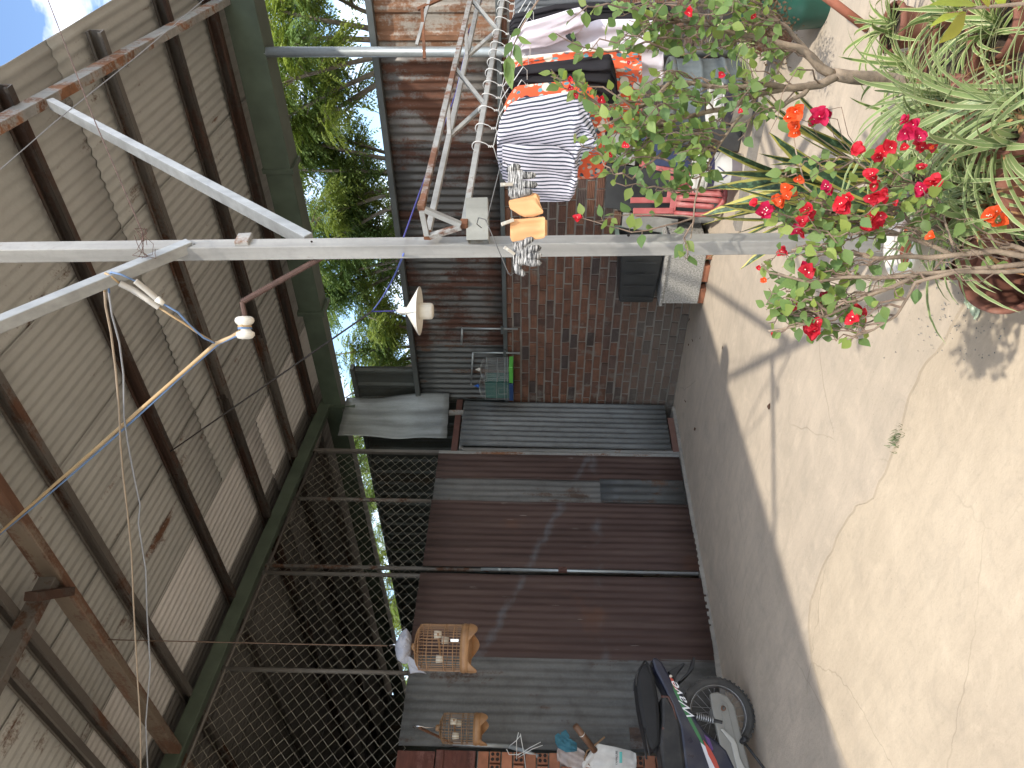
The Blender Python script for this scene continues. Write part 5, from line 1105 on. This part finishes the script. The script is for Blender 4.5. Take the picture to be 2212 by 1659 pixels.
class Plant:
    def __init__(s, name, label, cat, base, seed, leafscale, cap=300, group=None):
        s.t = thing(name, label, cat, base, group); s.o = V(base); s.r = random.Random(seed); s.n = 0; s.cap = cap; s.tw = MB(); s.rest = [MB() for _ in M_bleaf]; s.ls = leafscale
    def leafq(s, p, d, up=None):
        r = s.r; y = V(d).normalized(); up = up or (SUN+(EYE-p).normalized()*.35+V((r.gauss(0, .42), r.gauss(0, .42), r.gauss(0, .42)))); x = y.cross(up); x = x.normalized() if x.length > .05 else V((1, 0, 0)); z = x.cross(y)
        return Matrix((x, y, z)).transposed()
    def leaf(s, p, d, size=None, me=None):
        r = s.r; R_ = s.leafq(p, d); sz = size or s.ls*r.uniform(.55, 1.2); k = r.choices((0, 1, 2), (5, 3, 3))[0]*3+r.randrange(3); me = me or LM[k]
        if s.n < s.cap:
            o = bpy.data.objects.new('leaf', me); col.objects.link(o); o.parent = s.t; o.matrix_local = Matrix.Translation(p-s.o) @ R_.to_4x4() @ Matrix.Scale(sz, 4); s.n += 1
        else:
            s.rest[k//3].add([p+R_ @ (v.co*sz) for v in LM[k].vertices], [tuple(f.vertices) for f in LM[k].polygons])
    def flower(s, p, size, c='r'):
        r = s.r; me = r.choice(FM[c]); f = (SUN*.5+(EYE-p).normalized()+V((r.gauss(0, .5), r.gauss(0, .5), r.gauss(0, .4)))).normalized(); R_ = f.to_track_quat('Z', 'Y').to_matrix() @ Matrix.Rotation(r.uniform(0, 6), 3, 'Z')
        o = bpy.data.objects.new('flower', me); col.objects.link(o); o.parent = s.t; o.matrix_local = Matrix.Translation(p-s.o) @ R_.to_4x4() @ Matrix.Scale(size, 4)
    def branch(s, pts, r0, r1, name='branch', mat=None, n=8):
        P = []; 
        for i in range(len(pts)-1):
            for k in range(4): q = pts[i].lerp(pts[i+1], k/4); P.append(q+V((nz(q.x*9, q.y*9, 1), nz(q.y*9, q.z*9, 2), nz(q.z*9, q.x*9, 3)))*r0*1.2)
        P.append(pts[-1]); rs = [lerp(r0, r1, i/(len(P)-1)) for i in range(len(P))]; b = MB(); b.tube(P, rs, n); obj(name, b, mat or M_bark, s.t, smooth=True); return P
    def twig(s, p, q, nl, thorn=True, droop=.0, r=.0022):
        rr = s.r; L = (q-p).length; off = V((rr.gauss(0, .12), rr.gauss(0, .12), rr.gauss(.04, .08)))*L; pts = []
        for i in range(9): u = i/8; pts.append(p.lerp(q, u)+off*sin(pi*u)+V((rr.gauss(0, .006), rr.gauss(0, .006), rr.gauss(0, .006)))*(0 if i in (0, 8) else 1))
        s.tw.tube(pts, [lerp(r*1.5, r*.5, i/8) for i in range(9)], 5)
        for i in range(nl):
            u = .25+.75*(i+rr.random()*.6)/nl; k = min(int(u*8), 7); b_ = pts[k].lerp(pts[k+1], u*8-k); ax_ = (pts[k+1]-pts[k]).normalized(); a = i*2.4+rr.uniform(-.4, .4); sd = ax_.cross(V((cos(a), sin(a), .3))); sd = sd.normalized() if sd.length > .1 else V((1, 0, 0))
            d = (sd*1.0+ax_*.5+V((0, 0, -droop+rr.gauss(0, .25)))).normalized(); pt_ = b_+d*.012; s.tw.tube([b_, pt_], .0011, 4, caps=False); s.leaf(pt_, d)
        return pts
    def done(s):
        o = obj('twigs', s.tw, M_twig, s.t); o['kind'] = 'stuff'
        q = MB()
        for i, m in enumerate(s.rest): q.add(m.v, m.f, i)
        if q.f: o = obj('foliage', q, M_bleaf, s.t, smooth=True); o['kind'] = 'stuff'
def D(x, y, d): return atd(x, y, d)
# A: the tall one on the right, trunk rising from the big terracotta bowl
bA = D(2075, 178, 3.0); bA.z = .10
A = Plant('bougainvillea', 'tall bougainvillea with thick trunk and green sprays over the laundry', 'bougainvillea', bA, 5, .049)
rA = A.r
A.branch([bA, D(1990, 180, 2.95), D(1927, 174, 2.92), D(1860, 168, 2.88), D(1800, 160, 2.85)], .034, .022, 'trunk', n=10)
br = [A.branch([D(1800, 160, 2.85), D(1758, 132, 2.82), D(1720, 109, 2.8), D(1680, 96, 2.78), D(1646, 86, 2.76), D(1600, 74, 2.75), D(1540, 58, 2.72), D(1470, 45, 2.7)], .018, .006),
      A.branch([D(1805, 164, 2.85), D(1778, 178, 2.82), D(1720, 183, 2.8), D(1695, 190, 2.78), D(1650, 205, 2.76), D(1577, 229, 2.72), D(1507, 248, 2.68), D(1450, 258, 2.64), D(1390, 280, 2.6)], .017, .005),
      A.branch([D(1695, 190, 2.78), D(1650, 186, 2.72), D(1577, 192, 2.7), D(1500, 178, 2.66), D(1450, 176, 2.63), D(1405, 215, 2.6), D(1350, 250, 2.58), D(1290, 275, 2.56)], .011, .004),
      A.branch([D(1640, 208, 2.76), D(1610, 240, 2.72), D(1585, 265, 2.68), D(1545, 325, 2.64), D(1515, 380, 2.6), D(1500, 440, 2.56), D(1492, 515, 2.52)], .007, .002),
      A.branch([D(1758, 132, 2.82), D(1700, 60, 2.78), D(1650, 30, 2.74), D(1580, 20, 2.7), D(1500, 10, 2.66)], .009, .004),
      A.branch([D(1750, 178, 2.82), D(1735, 200, 2.8), D(1700, 222, 2.78), D(1690, 232, 2.77)], .012, .004, n=7)]
def stems(P, node, ends, nl, **k):
    for (x, y, d) in ends: P.twig(node(x, y), D(x, y, d), nl, **k)
def near(pool):
    flat_ = [q for b_ in pool for q in b_]
    def f(x, y):
        c = [(q, proj(q)) for q in flat_]; c = [(q, abs(px-x-110)+abs(py-y)*1.1) for q, (px, py) in c]; return min(c, key=lambda e: e[1])[0]
    return f
nA = near(br)
for box, cnt, dd, nl in (((1270, 1480, 190, 335), 29, (2.42, 2.62), 6), ((1330, 1660, 0, 130), 32, (2.5, 2.74), 6), ((1320, 1450, 30, 190), 12, (2.45, 2.65), 4), ((1440, 1680, 110, 330), 13, (2.5, 2.72), 5), ((1400, 1540, 290, 420), 11, (2.45, 2.6), 5)):
    for i in range(cnt):
        x, y = rA.uniform(box[0], box[1]), rA.uniform(box[2], box[3]); stems(A, nA, [(x, y, rA.uniform(*dd))], nl)
# long upright sprays in front of the clothes
for x0, y0, x1, y1 in ((1430, 45, 1225, 48), (1440, 80, 1200, 72), (1450, 110, 1240, 118), (1400, 225, 1215, 150), (1420, 270, 1190, 165), (1380, 300, 1240, 290), (1400, 255, 1190, 150), (1430, 330, 1300, 345), (1480, 415, 1330, 395), (1450, 350, 1310, 380)):
    A.twig(D(x0, y0, 2.6), D(x1, y1, 2.48), 9, r=.0028)
for x, y, s_ in ((1490, 25, .034), (1625, 33, .026), (1562, 160, .034), (1352, 312, .028), (1247, 472, .032), (1360, 137, .020), (1230, 172, .026), (1232, 190, .024), (1300, 215, .028), (1318, 335, .020), (1600, 240, .018), (1245, 205, .022)): A.flower(D(x, y, 2.46), s_*.55, 'r')
stems(A, lambda x, y: D(1500, 470, 2.5), [(1245, 468, 2.46), (1280, 478, 2.46), (1480, 560, 2.45)], 6)
A.done()
# B: the low flowering one, stems rising from below the frame
bB = D(2300, 575, 2.10); bB.z = .16
B = Plant('bougainvillea', 'low bougainvillea with red and orange bracts in front of the post', 'bougainvillea', bB, 8, .041)
rB = B.r
pB = [B.branch([bB, D(2207, 574, 2.08), D(2068, 588, 2.05), D(1981, 596, 2.04), D(1896, 630, 2.02), D(1810, 668, 2.0), D(1745, 700, 1.98), D(1660, 715, 1.97)], .0085, .0024),
      B.branch([bB, D(2187, 533, 2.12), D(2064, 557, 2.12), D(1999, 529, 2.12), D(1929, 501, 2.12), D(1870, 491, 2.12), D(1790, 490, 2.12), D(1720, 480, 2.12), D(1650, 468, 2.12)], .0085, .0024),
      B.branch([bB, D(2180, 590, 2.06), D(2060, 590, 2.04), D(1975, 612, 2.02), D(1957, 646, 2.0), D(1937, 682, 1.98), D(1890, 712, 1.97), D(1830, 733, 1.96)], .007, .002),
      B.branch([bB, D(2150, 545, 2.1), D(2000, 560, 2.08), D(1900, 560, 2.06), D(1820, 545, 2.05), D(1760, 530, 2.04), D(1710, 540, 2.03)], .009, .0025),
      B.branch([D(1981, 596, 2.04), D(1900, 600, 2.03), D(1820, 600, 2.02), D(1740, 610, 2.0), D(1660, 590, 1.99), D(1645, 570, 1.98)], .006, .002),
      B.branch([D(1999, 529, 2.12), D(1960, 470, 2.14), D(1930, 420, 2.15), D(1890, 380, 2.16), D(1830, 340, 2.16)], .006, .002),
      B.branch([D(2064, 557, 2.12), D(2040, 480, 2.13), D(2030, 430, 2.14), D(2000, 400, 2.15)], .004, .002),
      B.branch([D(1870, 491, 2.12), D(1800, 450, 2.13), D(1740, 400, 2.14), D(1720, 330, 2.15), D(1715, 280, 2.16)], .004, .0015)]
nB = near(pB)
for box, cnt, nl in (((1630, 1800, 560, 720), 26, 5), ((1690, 1900, 420, 560), 24, 5), ((1660, 1780, 320, 500), 9, 4), ((1860, 2040, 340, 470), 12, 3), ((1760, 1940, 560, 690), 6, 3), ((2040, 2180, 440, 560), 4, 2), ((1630, 1700, 600, 700), 5, 4)):
    for i in range(cnt): stems(B, nB, [(rB.uniform(box[0], box[1]), rB.uniform(box[2], box[3]), rB.uniform(1.95, 2.12))], nl)
for i in range(26):                                             # bare twigs
    x, y = rB.uniform(1760, 2120), rB.uniform(480, 660); stems(B, nB, [(x, y, rB.uniform(1.98, 2.1))], 0, r=.0015)
B.twig(D(1957, 646, 2.0), D(1838, 738, 1.96), 4)
FL = [(1885, 480, .040, 'r'), (1897, 462, .036, 'r'), (1880, 495, .034, 'r'), (1900, 440, .040, 'r'), (1893, 420, .036, 'r'), (1910, 425, .034, 'r'), (1888, 400, .030, 'r'), (1770, 250, .044, 'c'), (1785, 238, .032, 'c'), (1763, 258, .034, 'c'), (1650, 463, .044, 'c'), (1632, 440, .024, 'r'), (1655, 450, .034, 'r'), (1740, 470, .038, 'r'), (1748, 452, .032, 'r'), (1732, 478, .028, 'r'), (1818, 440, .040, 'r'), (1830, 436, .032, 'r'), (1785, 402, .030, 'c'), (1882, 378, .036, 'r'), (1912, 325, .040, 'r'), (1925, 316, .036, 'r'), (1900, 338, .036, 'r'), (1850, 325, .034, 'r'), (1960, 285, .040, 'c'), (1972, 272, .034, 'c'), (1985, 290, .034, 'c'), (1955, 318, .026, 'r'), (2020, 392, .042, 'r'), (1987, 412, .036, 'c'), (1990, 365, .026, 'r'), (1852, 682, .046, 'r'), (1843, 690, .034, 'r'), (1785, 648, .040, 'c'), (1755, 715, .040, 'r'), (1762, 700, .032, 'r'), (1745, 583, .038, 'r'), (1735, 575, .028, 'c'), (1690, 544, .026, 'r'), (1725, 664, .026, 'r'), (1672, 725, .018, 'r'), (1716, 498, .030, 'c'), (1735, 502, .024, 'r'), (1722, 238, .042, 'o'), (1712, 250, .034, 'o'), (1720, 276, .038, 'o'), (1700, 408, .032, 'o'), (1690, 432, .034, 'o'), (1702, 425, .028, 'o'), (1727, 386, .024, 'o'), (2160, 470, .052, 'o'), (2145, 468, .040, 'o'), (1652, 606, .018, 'o'), (1640, 578, .016, 'r'), (2010, 510, .022, 'o'), (2015, 320, .014, 'o'), (1995, 320, .030, 'r'), (2012, 318, .026, 'r'), (1935, 440, .016, 'r')]
for x, y, s_, c in FL:
    d_ = rB.uniform(1.97, 2.08); B.flower(D(x, y, d_), s_*.68, c)
    if s_ > .028: B.flower(D(x+rB.uniform(-11, 11), y+rB.uniform(-11, 11), d_+rB.uniform(-.02, .02)), s_*.62, c)
    if rB.random() < .75: q = D(x+rB.uniform(15, 40), y+rB.uniform(-20, 20), d_+.03); B.tw.tube([nB(x, y), q.lerp(nB(x, y), .4)+V((0, 0, .02)), q, D(x, y, d_+.01)], .0010, 5)
    if rB.random() < .45: B.leaf(D(x+rB.uniform(-6, 18), y+rB.uniform(-14, 14), d_+.015), V((rB.gauss(0, 1), rB.gauss(0, 1), rB.gauss(-.2, .5))), me=LMY if rB.random() < .12 else None)
B.done()
# C: a lance leaved shoot drooping into the top right, and broad yellow green leaves close by
C_ = Plant('hanging_shoot', 'drooping shoot of long leaves in front of the white shirt', 'shrub shoot', D(1185, -30, 2.1), 12, .075); LC = [leaf_mesh(M_bleaf[0], 60, True), leaf_mesh(M_bleaf[1], 61, True)]
tp = C_.branch([D(1185, -30, 2.1), D(1150, 20, 2.1), D(1125, 60, 2.1), D(1105, 105, 2.1), D(1098, 140, 2.1)], .0028, .0012, mat=M_twig)
for i, (x, y, x2, y2) in enumerate(((1135, 40, 1150, 22), (1112, 95, 1125, 140), (1100, 120, 1100, 175), (1094, 130, 1086, 168), (1118, 80, 1145, 95), (1106, 90, 1090, 120), (1098, 140, 1104, 190), (1125, 62, 1105, 78))):
    p, q = D(x, y, 2.1), D(x2, y2, 2.08); C_.leaf(p, q-p, (q-p).length*1.05, LC[i % 2])
C_.done()
Yp = Plant('broad_leaf_shoot', 'broad yellow green leaves close to the camera at bottom right', 'shrub shoot', D(2230, 8, 1.25), 13, .1); LY = [leaf_mesh(leafmat('lime_leaf', (.27, .33, .05), .4), 70, True), leaf_mesh(M_yleaf, 71, True)]
Yp.branch([D(2230, 8, 1.25), D(2150, 14, 1.25), D(2080, 20, 1.25)], .0035, .002, mat=M_bark)
for i, (x, y, x2, y2) in enumerate(((2085, 25, 2016, 42), (2088, 26, 2040, 88), (2110, 10, 2025, -4), (2140, 12, 2120, -8), (2170, 12, 2150, -30))):
    p, q = D(x, y, 1.25), D(x2, y2, 1.23); Yp.leaf(p, q-p, (q-p).length*1.1, LY[i % 2])
Yp.done()

# ---------------------------------------------------------------- strap leaved pot plants
def variegated(name, g, cr, wid, dark=False):
    n = NT(name); uv = n.n('UVMap'); sx = n.n('SeparateXYZ', {0: uv.outputs[0]}); e = n.math('ABSOLUTE', n.math('SUBTRACT', sx.outputs[0], .5)); k = n.math('GREATER_THAN', n.math('ADD', e, n.math('MULTIPLY', n.math('SUBTRACT', n.noise(12, detail=2), .5), .05)), wid)
    c = n.ramp(n.rnd(), [(0, hsv(g, .75)), (1, hsv(g, 1.3))])
    if dark:
        b_ = n.noise(1, n.n('Mapping', {'Vector': uv.outputs[0], 'Scale': (3, 26, 1)}).outputs[0], detail=3); c = n.mix(n.rng(b_, .5, .58), c, hsv(g, 2.2))
    c = n.mix(k, c, cr); n.bs(Base_Color=c, Roughness=.42)
    t = n.n('BsdfTranslucent', {'Color': c}); mx = n.n('MixShader', {0: .2, 1: n.b.outputs[0], 2: t.outputs[0]}); n.t.links.new(mx.outputs[0], n.out.inputs[0]); return n.m
M_spider = variegated('variegated_strap', (.165, .25, .07), (.50, .51, .25), .33)
M_strap = variegated('grey_green_strap', (.225, .30, .12), (.46, .48, .26), .38)
M_sans = variegated('sansevieria_leaf', (.045, .085, .045), (.52, .48, .12), .30, True)
M_dry = leafmat('dry_straw', (.36, .21, .10), .15, .3, .8)
def strap(L, w, th0, bend, mat, wprof, seed, twist=0, cup=.25, n=10):
    """blade rising along +Y/+Z then arching over; uv across and along"""
    rnd = random.Random(seed); b = MB(); p = V((0, 0, 0)); vs = []; uv = []; ang = th0
    for i in range(n+1):
        t = i/n; ww = w*wprof(t)/2; d = V((0, cos(ang), sin(ang))); nrm = V((0, -sin(ang), cos(ang))); sxv = V((1, 0, 0))*cos(twist*t)+nrm*sin(twist*t)
        for k, s in enumerate((-1, 0, 1)): vs.append(p+sxv*(s*ww)+nrm*(abs(s)*cup*ww)); uv.append(((s+1)/2, t))
        p = p+d*(L/n); ang -= bend/n*(1+.4*rnd.uniform(-1, 1))
    b.add(vs, [(i*3+k, i*3+k+1, i*3+k+4, i*3+k+3) for i in range(n) for k in range(2)]); me = b.mesh('leaf', mat, smooth=True)
    ul = me.uv_layers.new(name='UVMap')
    for lp in me.loops: ul.data[lp.index].uv = uv[lp.vertex_index]
    return me
gr = lambda t: min(1, t*4+.45)*(1-t**2.2)**.7+.01
SPm = [strap(.26, .017, radians(a), radians(bn), M_spider, gr, i, .3) for i, (a, bn) in enumerate(((75, 120), (60, 110), (45, 90), (82, 80), (30, 70)))]
STm = [strap(.40, .016, radians(a), radians(bn), M_strap, gr, i+9, .4) for i, (a, bn) in enumerate(((70, 110), (50, 90), (35, 85), (80, 100), (15, 60)))]
DRm = [strap(.30, .010, radians(a), radians(bn), M_dry, gr, i+20, 1.2) for i, (a, bn) in enumerate(((40, 120), (20, 90), (60, 160)))]
sw = lambda t: (.45+.8*t if t < .55 else (1-((t-.55)/.45)**2)*.89)+.01
SAm = [strap(.60, .058, radians(a), radians(bn), M_sans, sw, i+30, tw_, .35) for i, (a, bn, tw_) in enumerate(((86, 12, .5), (78, 18, .9), (88, 25, -.6), (70, 14, .3)))]
def pot(label, loc, r, h, mat=None, name='terracotta_pot', tilt=(0, 0, 0), soil=True, grp='plant pots'):
    t = thing(name, label, 'pot', loc, grp); t.rotation_euler = tilt
    b = MB(); b.lathe([(.001, 0), (r*.66, 0), (r*.68, .006), (r*.94, h*.80), (r*1.06, h*.81), (r*1.09, h*.90), (r*1.07, h), (r*.98, h), (r*.93, h*.90), (r*.90, h*.8)], 40); obj('body', b, mat or M_terra, t, smooth=True, local=True)
    if soil: b = MB(); b.lathe([(r*.92, h*.84), (r*.5, h*.88), (.001, h*.90)], 24); obj('soil', b, M_soil, t, smooth=True, local=True)
    return t
def clump(name, label, loc, meshes, n, seed, size, lean=None, dry=None, spread=.03, cat='potted plant', grp=None, elev=None):
    rnd = random.Random(seed); t = thing(name, label, cat, loc, grp)
    for i in range(n):
        a = 2.39996*i+rnd.uniform(-.3, .3); rr = spread*sqrt(rnd.random()); R_ = Matrix.Rotation(a, 3, 'Z') @ Matrix.Rotation(rnd.uniform(-.35, .35), 3, 'X'); s_ = size*rnd.uniform(.65, 1.2)
        if lean is not None: R_ = Matrix.Rotation(lean[1], 3, lean[0]) @ R_
        o = bpy.data.objects.new('leaf', rnd.choice(meshes)); col.objects.link(o); o.parent = t; o.matrix_local = Matrix.Translation(V((rr*cos(a), rr*sin(a), 0))) @ R_.to_4x4() @ Matrix.Scale(s_, 4)
    for i in range(dry or 0):
        a = rnd.uniform(0, 6.28); o = bpy.data.objects.new('dry_leaf', rnd.choice(DRm)); col.objects.link(o); o.parent = t; o.matrix_local = Matrix.Rotation(a, 4, 'Z') @ Matrix.Rotation(rnd.uniform(-.9, -.1), 4, 'X') @ Matrix.Scale(rnd.uniform(.7, 1.2), 4)
    return t
def gnd(x, y, d, z): p = atd(x, y, d); return V((p.x, p.y, z))
# big bowl with the trunk and spider plants round it
pot('large terracotta bowl holding the bougainvillea trunk', gnd(2050, 150, 2.72, 0), .17, .20)
SPL = [((1835, 60, 3.25), .10, 30, 'spider plant at the far right behind the trunk'), ((1880, 150, 3.05), .08, 26, 'spider plant right of the bougainvillea trunk'), ((1900, 255, 3.0), .10, 34, 'spider plant left of the bougainvillea trunk'), ((1930, 320, 2.85), .10, 34, 'spider plant between the trunk and the sansevieria'), ((1950, 30, 2.75), .12, 26, 'spider plant at the right edge beside the bowl'), ((1975, 390, 2.62), .12, 26, 'spider plant behind the crimson bracts'), ((2010, 60, 2.5), .12, 40, 'spider plant in front of the clay pots at the right corner'), ((1905, 200, 2.9), .12, 30, 'spider plant at the foot of the bougainvillea trunk')]
for i, ((x, y, d), z, n_l, lb) in enumerate(SPL):
    p = gnd(x, y, d, 0); pot('clay pot under the '+lb.replace('spider plant ', 'strap leaves '), p, .095, .14)
    clump('spider_plant', lb, p+V((0, 0, .125)), SPm, n_l, 50+i, 1.05, dry=4, grp='spider plants')
for i, ((x, y, d), z, n_l, lb, ln) in enumerate((((2075, 330, 2.30), .34, 46, 'strap leaf clump spilling down in the near pot', ('Y', -.25)), ((2185, 250, 2.0), .38, 36, 'strap leaf clump nearest the right corner', ('Y', -.2)), ((2120, 440, 2.2), .34, 36, 'strap leaf clump beside the low bougainvillea', ('Y', -.2)), ((2030, 230, 2.45), .30, 40, 'strap leaf clump over the terracotta bowl', ('Y', .0)))):
    p = gnd(x, y, d, 0); zt = atd(x, y, d).z
    pot('tall clay pot under the '+lb, p, .09, max(.18, zt+.01)); clump('strap_leaf_plant', lb, V((p.x, p.y, max(.18, zt+.01)-.03)), STm, n_l+22, 80+i, 1.0, lean=ln, dry=30, spread=.08, grp='strap leaf plants')
p = gnd(1893, 415, 3.15, 0); pot('dark plastic pot of the sansevieria', p, .13, .17, plain('dark_pot', (.03, .03, .03), .5), 'plastic_pot')
clump('sansevieria', 'tall sansevieria with yellow edged dark leaves behind the red bracts', p+V((0, 0, .14)), SAm, 30, 99, 1.22, spread=.12, cat='potted plant')
# white bucket planter by the post foot on an upturned pot, red pots below
pw = atd(1985, 532, 2.52)
pot('upturned clay pot carrying the white planter', V((pw.x, pw.y, 0)), .10, pw.z-.085, soil=False)
t = thing('white_planter', 'white plastic planter with orange clay inside at the post foot', 'planter', V((pw.x, pw.y, pw.z-.085)), 'plant pots')
b = MB(); b.lathe([(.001, 0), (.070, 0), (.094, .13), (.104, .132), (.106, .15), (.100, .155), (.090, .15), (.084, .12)], 40); obj('body', b, M_white, t, smooth=True, local=True)
b = MB(); b.lathe([(.090, .105), (.05, .115), (.001, .11)], 24); obj('clay_fill', b, plain('orange_clay', (.42, .10, .045), .8, var=.3), t, smooth=True, local=True)
for i, (x, y, d, r, h, lb, tl) in enumerate(((2140, 590, 2.42, .125, .20, 'worn red clay pot lying tilted at the low bougainvillea', (.5, .25, .3)), (2205, 520, 2.3, .12, .16, 'red clay pot at the frame edge under the stems', (0, 0, 0)), (2120, 470, 2.75, .12, .17, 'dusty clay pot between planter and strap leaves', (0, 0, 0)))):
    p = gnd(x, y, d, .0); pot(lb, p+V((0, 0, .045 if i == 0 else 0)), r, h, tilt=tl, soil=i > 0)
pot('clay pot holding the low bougainvillea', V((bB.x, bB.y, 0)), .13, .18)
# crumpled wrapper and stones on the floor
t = thing('crumpled_wrapper', 'crumpled green and white wrapper lying on the floor', 'litter', gnd(2105, 655, 2.5, 0)); pc_ = at(2105, 660, 2, .012); b = MB(); random.seed(21)
b.grid(lambda u, v: pc_+V(((u-.5)*.05, (v-.5)*.11, .012*nz(u*4, v*6, 3)+.008)), 8, 14); obj('film', b, plain('wrapper_film', (.42, .50, .36), .3, var=.4, scale=40), t, solid=.001)
b = MB()
for i in range(140):
    p = at(random.gauss(2060, 60), random.gauss(690, 50), 2, .008); r_ = random.uniform(.0008, .0022); b.box(p, (r_*2, r_*2.2, r_*1.4), Matrix.Rotation(random.uniform(0, 3), 3, 'Z'))
o = obj('grit', b, M_gslab, kind='stuff'); tag(o, 'scattered fine grit near the red clay pot', 'grit')
random.seed(31)
DRY = [(1487, 742), (1497, 735), (1512, 728), (1490, 690), (1494, 625), (1482, 868), (1503, 925), (1560, 755), (1430, 905), (1660, 885), (1515, 640)]
M_dead = leafmat('dead_leaf', (.10, .055, .035), .1, .4, .9)
for i, (x, y) in enumerate(DRY):
    p = at(x, y, 2, .006); o = share('dry_leaf', LM[0].copy(), None, p, (random.uniform(-.4, .4), random.uniform(-.4, .4), random.uniform(0, 6)), (.05,)*3); o.data.materials[0] = M_dead; tag(o, 'small dry leaf lying on the shaded floor', 'leaf', 'dry leaves on the floor')
# things in the far right corner
t = thing('green_barrel', 'dark green plastic barrel behind the bougainvillea at the right edge', 'barrel', gnd(1780, -8, 4.40, 0))
b = MB(); b.lathe([(.001, .50), (.14, .50), (.17, .485), (.175, .45), (.182, .43), (.175, .41), (.175, .16), (.182, .14), (.175, .12), (.165, 0)], 36); obj('shell', b, plain('green_plastic', (.010, .065, .045), .4, var=.25), t, smooth=True, local=True)
b = MB(); b.lathe([(.15, .50), (.18, .505), (.18, .525), (.15, .53), (.001, .528)], 36); obj('lid', b, M_tub, t, smooth=True, local=True)
t = thing('clay_pipe', 'orange clay pipe leaning beside the green barrel', 'pipe', gnd(1830, 45, 3.9, 0)); p = gnd(1835, 62, 3.8, 0); b = MB(); b.tube([p, p+V((.20, .08, .34))], .021, 14); obj('pipe', b, plain('orange_pipe', (.28, .10, .06), .8, var=.3), t, smooth=True)
cn = MB(); random.seed(6)
t = thing('dried_creeper', 'brown dried creeper hanging in front of the green barrel', 'creeper', D(1660, 60, 4.0))
for i in range(900):
    x = random.gauss(1655, 26); y = random.gauss(60, 32) if random.random() < .6 else random.uniform(0, 120); q = D(x+max(0, y-60)*.3, y, random.uniform(3.9, 4.15)); s_ = random.uniform(.006, .014); a = V((random.gauss(0, 1), random.gauss(0, 1), random.gauss(0, 1))).normalized()*s_; c = a.cross(V((random.gauss(0, 1), 1, .3))).normalized()*s_*.7
    cn.add([q-a, q-c, q+a, q+c], [(0, 1, 2, 3)], 0)
o = obj('leaves', cn, leafmat('dried_leaves', (.17, .115, .07), .1, .4, .9), t); o['kind'] = 'stuff'
obj('stems', MB().tube([D(1700, 55, 4.05), D(1655, 60, 4.05), D(1620, 40, 4.05)], .006, 5), M_twig, t)
for i, (x, y, d, lb) in enumerate(((1500, 15, 5.1, 'strap leaf clump behind the sprays at the right edge'), (1560, 75, 5.0, 'strap leaf clump by the kerb near the drum'))):
    p = gnd(x, y, d, 0); zt = .22; pot('clay pot of the '+lb, p, .11, zt); clump('strap_leaf_plant', lb, V((p.x, p.y, zt-.02)), SPm, 34, 120+i, 1.3, dry=6, grp='strap leaf plants')
